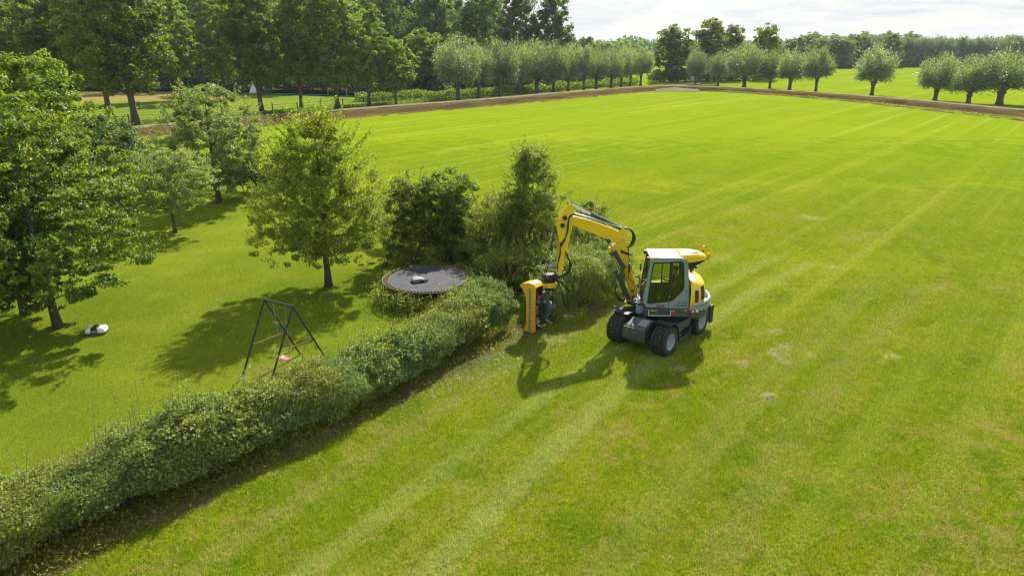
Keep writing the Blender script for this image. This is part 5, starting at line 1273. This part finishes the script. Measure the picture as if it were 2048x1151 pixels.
# ------------------------------------------------------------------ flail mulcher head standing upright in the hedge
hdv = Vector((.637, .7706, 0)); qv = Vector((-.7706, .637, 0)); MC = Vector((1.02, 24.05, 0))
MH = Matrix(((qv.x, hdv.x, 0, MC.x), (qv.y, hdv.y, 0, MC.y), (0, 0, 1, 0), (0, 0, 0, 1)))
side = [(-.03, .14), (-.03, 1.88), (.08, 1.99), (.30, 2.02), (.62, 1.92), (.74, 1.80), (.60, 1.70), (.47, 1.52), (.42, 1.25), (.42, .34), (.50, .12), (.58, -.02), (.40, -.06), (.10, .00)]
m = MB(MH); m.prism(side, fs_, -.26, -.22); mh = m.build('mulcher_hood', P_org, EX, .012)
m = MB(MH); m.prism(side, fs_, .18, .22); m.build('far_side_plate', P_org, mh, .012)
sk_ = side[-1:]+side[:6]; m = MB(MH); mb_ = MB(MH); m_o = m
for i in range(len(sk_)-1):
    m = mb_ if i == 1 else m_o
    (a0, z0), (a1, z1) = sk_[i], sk_[i+1]; d = Vector((a1-a0, z1-z0)).normalized(); nx, nz = -d.y, d.x
    m.prism([(a0, z0), (a1, z1), (a1-nx*.03, z1-nz*.03), (a0-nx*.03, z0-nz*.03)], fs_, -.22, .18)
m_o.build('hood_shell', P_org, mh); mb_.build('back_sheet', P_blk, mh)
m = MB(MH)
for z0, z1 in ((.12, .92), (.96, 1.80)): m.box(.19, .29, -.266, -.261, z0, z1)
m.build('grey_strip', P_lite, mh)['kind'] = 'stuff'
m = MB(MH); m.lathe([(.07, .15), (.07, 1.78)], 14, Matrix.Translation((.32, 0, 0)))
rr_ = random.Random(3)
for k in range(44):
    t = k*2.2; z = .18+1.56*k/44; m.cbox((0, 0, 0), (.10, .03, .03), Matrix.Translation((.32+.115*math.cos(t), .115*math.sin(t), z)) @ Matrix.Rotation(t, 4, 'Z'))
m.build('flail_rotor', P_blk, mh)
m = MB(MH); m.box(-.12, -.03, -.22, .26, .28, 1.62); m.build('back_plate', P_blk, mh, .01)
m = MB(MH)
m.lathe([(.20, -.28), (.22, -.25), (.22, .05), (.18, .10)], 22, Matrix.Translation((-.42, -.10, 1.12)) @ Matrix.Rotation(R(90), 4, 'X'))
gd = m.build('gear_housing', P_gry, mh, smooth=True)
m = MB(MH)
m.bar((-.08, -.10, 1.50), (-.42, -.10, 1.62), .14, .10); m.bar((-.42, -.12, 1.62), (-.50, -.10, 1.80), .16, .14)
m.bar((-.10, -.22, .62), (-.55, -.25, .84), .09, .07); m.bar((-.10, -.22, 1.34), (-.55, -.25, 1.52), .10, .08); m.bar((-.55, -.22, .84), (-.58, -.22, 1.60), .08, .07)
m.bar((-.10, .12, .62), (-.55, .12, .84), .09, .07); m.bar((-.55, .12, .80), (-.58, .12, 1.60), .08, .07)
m.build('mount_frame', P_gry, mh, .01)
m = MB(MH); m.prism([(-.36, 1.36), (-.62, 1.30), (-.66, 1.66), (-.50, 1.82), (-.34, 1.78)], fs_, -.30, -.26); m.build('mount_plate', P_gry, mh, .01)
m = MB(MH)
for z, rr2 in ((1.48, .06), (.55, .05)): m.lathe([(rr2, 0), (rr2, .06)], 12, Matrix.Translation((-.52, -.36, z)) @ Matrix.Rotation(R(-90), 4, 'X'))
m.cbox((-.16, -.26, 1.05), (.12, .16, .30)); m.cbox((-.18, -.27, .66), (.10, .12, .22)); m.cbox((-.20, -.27, 1.38), (.14, .12, .14)); m.tube([(-.14, -.3, .5), (-.3, -.33, .44), (-.45, -.3, .52)], .03, 6)
m.build('hydraulic_motor', P_stl, mh, .008)
m = MB(MH); m.cbox((-.24, -.30, 1.58), (.12, .08, .09)); m.build('red_valve', P_red, mh)
m = MB(MH); m.tube([(-.5, -.25, .80), (-.66, -.30, .72), (-.90, -.36, .74)], .016, 6); m.build('lever', P_stl, mh)
m = MB(MH)
rr_ = random.Random(8)
for k in range(12):
    a = (-.15-.1*rr_.random(), -.28, .5+rr_.random()*.9); b = (-.5+.2*rr_.random(), -.3, .7+rr_.random()*.9)
    m.tube(bez(a, ((a[0]+b[0])/2-.1, -.42-.08*rr_.random(), (a[2]+b[2])/2+rr_.uniform(-.3, .3)), b, 6), .014, 5)
m.build('mulcher_hoses', P_hose, mh)['kind'] = 'stuff'

# ------------------------------------------------------------------ person in the cab
PN_ = empty('person', tuple(MO @ Vector((-.35, .32, 1.45))), 'driver with short dark hair and green-grey shirt sitting inside the glazed cab', 'person')
def skinned(name, V, E, Rd, mat, parent, M, sub=2):
    off = wloc(parent); me = bpy.data.meshes.new(name); me.from_pydata([tuple((M @ Vector(v))-off) for v in V], E, [])
    o = obj(name, me, mat, parent)
    md = o.modifiers.new('skin', 'SKIN'); sv = me.skin_vertices[0].data
    for i, r_ in enumerate(Rd): sv[i].radius = (r_, r_)
    sv[0].use_root = True; md.use_smooth_shade = True
    s2 = o.modifiers.new('sub', 'SUBSURF'); s2.levels = sub; s2.render_levels = sub
    return o
V = [(-.36, .32, 2.03), (-.40, .32, 2.22), (-.42, .32, 2.40), (-.41, .32, 2.53), (-.39, .32, 2.61), (-.37, .32, 2.70), (-.36, .32, 2.81),
     (-.40, .50, 2.48), (-.34, .56, 2.27), (-.10, .60, 2.20), (-.01, .61, 2.25), (-.40, .14, 2.48), (-.34, .08, 2.27), (-.10, -.04, 2.20), (-.01, -.07, 2.25),
     (-.34, .43, 2.04), (.06, .47, 2.08), (.14, .46, 1.66), (.26, .46, 1.56), (-.34, .21, 2.04), (.06, .17, 2.08), (.14, .18, 1.66), (.26, .18, 1.56)]
E = [(0, 1), (1, 2), (2, 3), (3, 4), (4, 5), (5, 6), (3, 7), (7, 8), (8, 9), (9, 10), (3, 11), (11, 12), (12, 13), (13, 14), (0, 15), (15, 16), (16, 17), (17, 18), (0, 19), (19, 20), (20, 21), (21, 22)]
Rd = [.14, .13, .15, .12, .055, .085, .085, .065, .05, .036, .035, .065, .05, .036, .035, .09, .07, .05, .045, .09, .07, .05, .045]
body = skinned('body', V, E, Rd, P_skin, PN_, MO)
V2 = [(-.36, .32, 2.03), (-.40, .32, 2.22), (-.42, .32, 2.40), (-.41, .32, 2.53), (-.40, .50, 2.48), (-.35, .555, 2.30), (-.40, .14, 2.48), (-.35, .085, 2.30)]
skinned('shirt', V2, [(0, 1), (1, 2), (2, 3), (3, 4), (4, 5), (3, 6), (6, 7)], [.155, .145, .165, .105, .078, .062, .078, .062], P_shirt, PN_, MO)
V3 = [(-.36, .32, 2.02), (-.34, .43, 2.04), (.06, .47, 2.08), (.13, .46, 1.72), (-.34, .21, 2.04), (.06, .17, 2.08), (.13, .18, 1.72)]
skinned('trousers', V3, [(0, 1), (1, 2), (2, 3), (0, 4), (4, 5), (5, 6)], [.15, .105, .085, .062, .105, .085, .062], P_trou, PN_, MO)
m = MB(MO); m.ball((-.375, .32, 2.79), (.105, .09, .105), 16, 10); m.build('hair', P_hair, PN_, smooth=True)
m = MB(MO); m.ball((-.33, .32, 2.755), (.088, .075, .10), 16, 10); m.ball((-.245, .32, 2.755), (.022, .014, .022), 8, 6); m.ball((-.34, .40, 2.75), (.02, .012, .03), 8, 6); m.build('face', P_skin, PN_, smooth=True)

# ------------------------------------------------------------------ trampoline
TR = empty('trampoline', (TC[0], TC[1], 0), 'large round black trampoline without net, standing in weeds beside the hedge', 'trampoline')
MTR = Matrix.Translation((TC[0], TC[1], 0)); RT = 1.95
m = MB(MTR); m.lathe([(.0001, .888), (.8, .872), (1.4, .880), (RT-.27, .892), (RT-.27, .898), (1.4, .886), (.8, .878), (.0002, .894)], 64); m.build('mat', P_mat, TR, smooth=True)
m = MB(MTR); m.tube([(RT*math.cos(t), RT*math.sin(t), .90) for t in np.linspace(0, 2*math.pi, 73)], .027, 8, cap=False); m.build('rim', P_grn, TR, smooth=True)
m = MB(MTR); m.lathe([(RT-.27, .880), (RT-.25, .900), (RT-.28, .908), (RT-.30, .898)], 64, close=True); m.build('mat_edge', paint('mossy_edge', (.11, .10, .04), .8), TR)
for k in range(84):
    t = 2*math.pi*k/84
    if k == 0:
        m = MB(MTR); m.tube([(RT-.26, 0, .895), (RT-.02, 0, .90)], .014, 5); spm = m.build('spring', P_rust, TR)
    else:
        o = spm.copy(); COL.objects.link(o); o.parent = TR; o.rotation_euler = (0, 0, t)
for k in range(8):
    t = 2*math.pi*(k+.55)/8
    m = MB(MTR); c_, s__ = math.cos(t), math.sin(t); m.tube([(RT*.985*c_, RT*.985*s__, -.02), (RT*.985*c_, RT*.985*s__, .88)], .024, 8); m.build('leg', P_blk, TR, smooth=True)
# grey step on the mat
gx, gy = -3.98, 27.5
Mg = Matrix.Translation((gx, gy, .893)) @ Matrix.Rotation(R(24), 4, 'Z')
STP = empty('step_stool', (gx, gy, .89), 'grey plastic step lying on the dark trampoline mat', 'step stool')
m = MB(Mg); m.prism([(-.26, 0), (-.29, .11), (-.22, .15), (.10, .15), (.26, .06), (.28, 0)], lambda a, b, h: (a, h, b), -.19, .19); m.build('shell', P_lite, STP, .015)
m = MB(Mg); m.bar((.0, -.22, .03), (.34, -.22, .03), .03); m.bar((.0, -.22, .11), (.34, -.22, .08), .03); m.bar((.34, -.22, .02), (.34, -.22, .10), .03); m.bar((.16, -.22, .03), (.16, -.22, .10), .03); m.build('side_rail', P_blk, STP)
m = MB(Mg); m.cbox((-.10, .06, .165), (.16, .05, .03)); m.build('handle', P_wht, STP, .005)

# ------------------------------------------------------------------ swing set
SW = empty('swing_set', (-8.0, 20.9, 0), 'dark green tubular A-frame swing with rusty cross bars beside the hedge', 'swing set')
Fa, Fb = Vector((-8.95, 20.3, 0)), Vector((-7.52, 22.1, 0)); bd = Vector((.90, -.44, 0)).normalized()
T1 = (Fa+Fb)/2+Vector((0.02, 0, 2.42)); LB = 1.22; T2 = T1+bd*LB+Vector((0, 0, -.04))
Fc, Fd = Fa+bd*LB, Fb+bd*LB
def aframe(f0, f1, top):
    for f, g_ in ((f0, f1), (f1, f0)):
        dd = (g_-f).normalized()
        m = MB(); k = top+(f-top).normalized()*.16
        m.tube([f-Vector((0, 0, .03)), k]+bez(k, top+Vector((0, 0, .015)), top+dd*.01, 4)[1:], .031, 8); m.build('leg', P_grn, SW, smooth=True)
    a, b = f0.lerp(top, .42), f1.lerp(top, .42); m = MB(); m.tube([a, b], .019, 6); m.build('cross_bar', P_rust, SW, smooth=True)
aframe(Fa, Fb, T1); aframe(Fc, Fd, T2)
m = MB(); m.tube([T1, T2], .036, 8); m.build('top_bar', P_grn, SW, smooth=True)
sp_ = T1.lerp(T2, .52)
SG = empty('swing', (sp_.x, sp_.y, .38), 'small pink swing seat hanging on thin ropes from the green frame', 'swing')
rp = MB()
for k, q in ((-1, .30), (1, .72)):
    tpt = T1.lerp(T2, q); spt = sp_+bd*(.19*k); spt.z = .42
    m = MB(); m.tube([tpt, tpt.lerp(spt, .5)+Vector((0, 0, 0)), spt], .009, 5); m.build('rope', P_rope, SG)
    hp_ = tpt.lerp(spt, .38); m = MB(); m.tube([hp_, tpt.lerp(spt, .46)], .026, 6); m.build('grip', P_cyan, SG)
Ms = Matrix.Translation((sp_.x, sp_.y, .40)) @ Matrix.Rotation(math.atan2(bd.y, bd.x), 4, 'Z')
m = MB(Ms); m.prism([(-.22, .02), (-.12, -.02), (.12, -.02), (.22, .02), (.22, .05), (.12, .015), (-.12, .015), (-.22, .05)], lambda a, b, h: (a, h, b), -.10, .10); m.build('seat', P_pink, SG, .01)

# ------------------------------------------------------------------ robot mower
RM = empty('robot_mower', (-15.86, 24.0, 0), 'white robot lawn mower with dark centre strip standing on the lawn', 'robot mower')
Mr = Matrix.Translation((-15.86, 24.0, .0)) @ Matrix.Rotation(R(10), 4, 'Z')
def slab(m, x0, x1, y0, y1, zb, ztop, inset=.05, n=6):
    """rounded shell between x0 and x1: loft of rings shrinking upward"""
    cx, cy, ax_, ay = (x0+x1)/2, (y0+y1)/2, (x1-x0)/2, (y1-y0)/2; rings = []
    for j in range(n):
        q = j/(n-1); k = math.sqrt(max(0, 1-(q*.93)**2.4)); z = zb+(ztop-zb)*q
        rings.append([(cx+ax_*(.45+.55*k)*np.sign(math.cos(t))*abs(math.cos(t))**.5, cy+ay*(.4+.6*k)*np.sign(math.sin(t))*abs(math.sin(t))**.5, z) for t in np.linspace(0, 2*math.pi, 25)[:-1]])
    m.add([p for r_ in rings for p in r_], [(i*24+j, i*24+(j+1) % 24, (i+1)*24+(j+1) % 24, (i+1)*24+j) for i in range(n-1) for j in range(24)]+[tuple(range((n-1)*24, n*24)), tuple(range(23, -1, -1))])
m = MB(Mr); slab(m, -.37, .37, -.27, .27, .03, .16); m.build('chassis', P_gry, RM, smooth=True)
m = MB(Mr); slab(m, -.355, -.10, -.25, .25, .10, .27); m.build('shell', P_wht, RM, smooth=True, angle=50)
m = MB(Mr); slab(m, .05, .365, -.25, .25, .10, .275); m.build('shell', P_wht, RM, smooth=True, angle=50)
m = MB(Mr); slab(m, -.17, .13, -.255, .255, .10, .285); cp = m.build('centre_strip', P_blk, RM, smooth=True, angle=50)
m = MB(Mr); m.prism([(-.11, -.2575), (.06, -.2575), (.06, -.20), (-.11, -.20)], lambda a, b, h: (a, b-.002-h*.004, .15+(b+.2575)*1.3), 0, 1); m.build('yellow_label', P_oryel, cp)
m = MB(Mr); m.box(-.10, .06, .02, .15, .284, .292); m.build('red_button_panel', paint('maroon', (.10, .015, .015), .4), cp)
for x_ in (-.24, .24):
    m = MB(Mr); m.lathe([(.10, 0), (.10, .04)], 18, Matrix.Translation((x_, .235, .10)) @ Matrix.Rotation(R(-90), 4, 'X')); m.build('wheel', P_rub, RM)

# ------------------------------------------------------------------ fences, tent, sign
def fence(pts, step, h, label, postmat, wires, pr=.06, name='post_and_wire_fence', rail=None, group=None):
    q, t = resample(pts, step); e = empty(name, (q[0][0], q[0][1], 0), label, 'fence', group); pm = None
    for i, p in enumerate(q):
        hh = h*(1+.06*math.sin(i*2.3))
        if pm is None:
            m = MB(Matrix.Translation((p[0], p[1], 0))); m.tube([(0, 0, -.1), (.01, 0, h)], pr, 7); pm = m.build('post', postmat, e)
        else:
            o = pm.copy(); COL.objects.link(o); o.parent = e; o.location = (p[0]-q[0][0], p[1]-q[0][1], 0); o.rotation_euler = (R(1.5*math.sin(i*5.1)), R(1.5*math.cos(i*3.3)), i); o.scale = (1, 1, hh/h)
    for z, r_, mt in wires:
        m = MB(); m.tube([(p[0], p[1]-pr, z+.03*math.sin(i*1.7)) for i, p in enumerate(q)], r_, 4); m.build('rail' if r_ > .02 else 'wire', mt, e)
    return e
fence([(-68, 86), (-58.5, 92.5), (-50.3, 97.0), (-46.5, 102.5), (-38.9, 114.0), (-33.9, 119.8), (-27.0, 128.0), (-22.3, 134)], 4.6, 1.35, 'long dark post and rail fence along the oak row', P_post,
      [(1.10, .026, P_post), (.70, .022, P_post), (.35, .018, P_post)], .085)
fence([(-39, 150), (-32, 149), (-24, 150), (-15, 149), (-11, 147)], 4.2, 1.5, 'pale post fence at the foot of the wood', P_post2, [(1.2, .014, P_post2), (.7, .014, P_post2)], .09)
fence([(-76, 149), (-60, 148.5), (-46, 142), (-32, 136), (-22, 136)], 9.0, 1.0, 'thin temporary fence with green tape across the meadow', P_post2, [(1.0, .035, P_tape), (.75, .030, P_tape)], .03, 'tape_fence')
m = MB(Matrix.Translation((-62.5, 118, 0))); m.tube([(0, 0, -.1), (.03, 0, 1.3)], .09, 7)
tag(m.build('fence_post', P_post), 'single dark post standing alone in the left meadow', 'post')

TP = empty('play_tent', (-57.8, 158.5, 0), 'small white pointed play tent far off in the meadow', 'tent')
Mt = Matrix.Translation((-57.8, 158.5, 0)); m = MB(Mt)
rg = [(1.05*math.cos(t), 1.05*math.sin(t), .02) for t in np.linspace(0, 2*math.pi, 9)[:-1]]
m.add([(x, y, z) for x, y, z in rg]+[(x*.12, y*.12, 1.95) for x, y, z in rg], [(i, (i+1) % 8, (i+1) % 8+8, i+8) for i in range(8)]+[tuple(range(8, 16))]); m.build('canvas', P_wht, TP)
for t in (0.3, 2.4, 4.4):
    m = MB(Mt); m.tube([(.12*math.cos(t), .12*math.sin(t), 1.8), (-.28*math.cos(t), -.28*math.sin(t), 2.6)], .05, 5); m.build('pole', P_wht, TP)
BN = empty('garden_bench', (-54.2, 157.5, 0), 'low teal picnic bench in the meadow, half hidden by an oak trunk', 'bench')
Mb = Matrix.Translation((-54.2, 157.5, 0))
for k in range(3):
    m = MB(Mb); m.box(-1.1, 1.1, -.32+.22*k, -.13+.22*k, .72, .77); m.build('table_plank', P_teal, BN)
for y_ in (-.75, .75):
    m = MB(Mb); m.box(-1.1, 1.1, y_-.13, y_+.13, .42, .47); m.build('seat_plank', P_teal, BN)
for x_ in (-.8, .8):
    m = MB(Mb); m.bar((x_, -.15, .72), (x_, -.7, 0), .08); m.bar((x_, .15, .72), (x_, .7, 0), .08); m.bar((x_, -.8, .40), (x_, .8, .40), .07); m.build('leg_frame', P_teal, BN)

SGN = empty('road_sign', (45.9, 181.5, .4), 'small blue road sign on a grey post at the path junction', 'sign')
Msn = Matrix.Translation((45.9, 181.5, .3))
m = MB(Msn); m.tube([(0, 0, 0), (0, 0, 2.1)], .05, 8); m.build('post', P_lite, SGN)
m = MB(Msn); m.box(-.42, .42, -.03, .03, 1.75, 2.15); m.build('sign_plate', P_sign, SGN, .02)

# ------------------------------------------------------------------ dry clippings (stuff)
def straw(name, spots, label, seed, size=.012, ln=.16, mat=None):
    r = np.random.RandomState(seed); C, A = [], []
    for (x, y, rx, ry, n, hz_) in spots:
        n = int(n); a = r.uniform(0, 6.283, n); q = r.uniform(0, 1, n)**.6
        ox, oy = q*np.cos(a)*rx, q*np.sin(a)*ry
        rot = .85
        C.append(np.c_[x+ox*math.cos(rot)-oy*math.sin(rot), y+ox*math.sin(rot)+oy*math.cos(rot), .02+hz_*(1-q)*r.uniform(0, 1, n)+.01])
    C = np.concatenate(C); n = len(C); A = r.normal(0, 1, (n, 3))*np.array([1, 1, .25]); C0 = C.mean(0); C0[2] = 0
    me = leaf_mesh(name, C-C0, A, unit(r.normal(0, .4, (n, 3))+np.array([0, 0, 1])), ln*r.uniform(.4, 1.3, n), size*r.uniform(.7, 1.6, n), mat or L_straw, .1)
    o = obj(name, me, None, None, tuple(C0)); return tag(o, label, 'clippings', kind='stuff')
straw('dry_grass_clippings', [(10.1, 24.1, .45, .16, 60, .008), (9.4, 22.2, .5, .2, 80, .008), (9.9, 22.7, .4, .15, 40, .008), (7.93, 21.25, .42, .13, 70, .010), (8.02, 18.99, .24, .15, 90, .02), (9.5, 21.5, .4, .3, 40, .005)],
      'pale dried clippings lying flat on the field right of the excavator', 91)
spots = [(*hp(s, o+.15*math.sin(s*1.9)), .7, .28, 40+45*abs(math.sin(s*.8)), .05) for s in np.arange(-6, 17, .45) for o in (-.35, -.65)]+[(3.55, 26.6, .5, .35, 380, .30), (3.3, 26.2, .5, .3, 160, .1)]
straw('hedge_clippings', spots, 'brown hedge clippings lying along the foot of the hedge', 92, .011, .20, paint('brown_clippings', (.17, .13, .06), .9, dirt=.6, dirtcol=(.07, .055, .025), scale=20))

rl = np.random.RandomState(77); nl_ = 7000
qx = rl.normal(0, 1, (nl_, 2))*np.array([4.2, .65]); ca, sa = math.cos(.88), math.sin(.88)
Cx = np.c_[1.0+qx[:, 0]*ca-qx[:, 1]*sa, 23.8+qx[:, 0]*sa+qx[:, 1]*ca, rl.uniform(.02, .07, nl_)]; Cx = Cx-np.array([2.3, 25, 0])
lo = obj('leaf_litter', leaf_mesh('leaf_litter', Cx, rl.normal(0, 1, (nl_, 3))*np.array([1, 1, .2]), unit(rl.normal(0, .3, (nl_, 3))+np.array([0, 0, 1])), rl.uniform(.03, .09, nl_), rl.uniform(.02, .04, nl_), L_hedge), None, None, (2.3, 25, 0))
tag(lo, 'chopped hedge leaves scattered on the grass under the mulcher', 'litter', kind='stuff')

# ------------------------------------------------------------------ air
m = MB(); m.box(-1500, 1500, -30, 2000, -1.2, 36)
hz_ = m.build('haze', None); hz_['kind'] = 'stuff'; hz_['label'] = 'thin summer haze over the fields'
mh_ = bpy.data.materials.new('haze'); mh_.use_nodes = True; nn_ = mh_.node_tree; nn_.nodes.clear()
pv = nn_.nodes.new('ShaderNodeVolumePrincipled'); pv.inputs['Color'].default_value = (.82, .90, 1.0, 1); pv.inputs['Density'].default_value = .00012
pv.inputs['Anisotropy'].default_value = .3
ov = nn_.nodes.new('ShaderNodeOutputMaterial'); nn_.links.new(pv.outputs[0], ov.inputs['Volume']); hz_.data.materials.append(mh_)
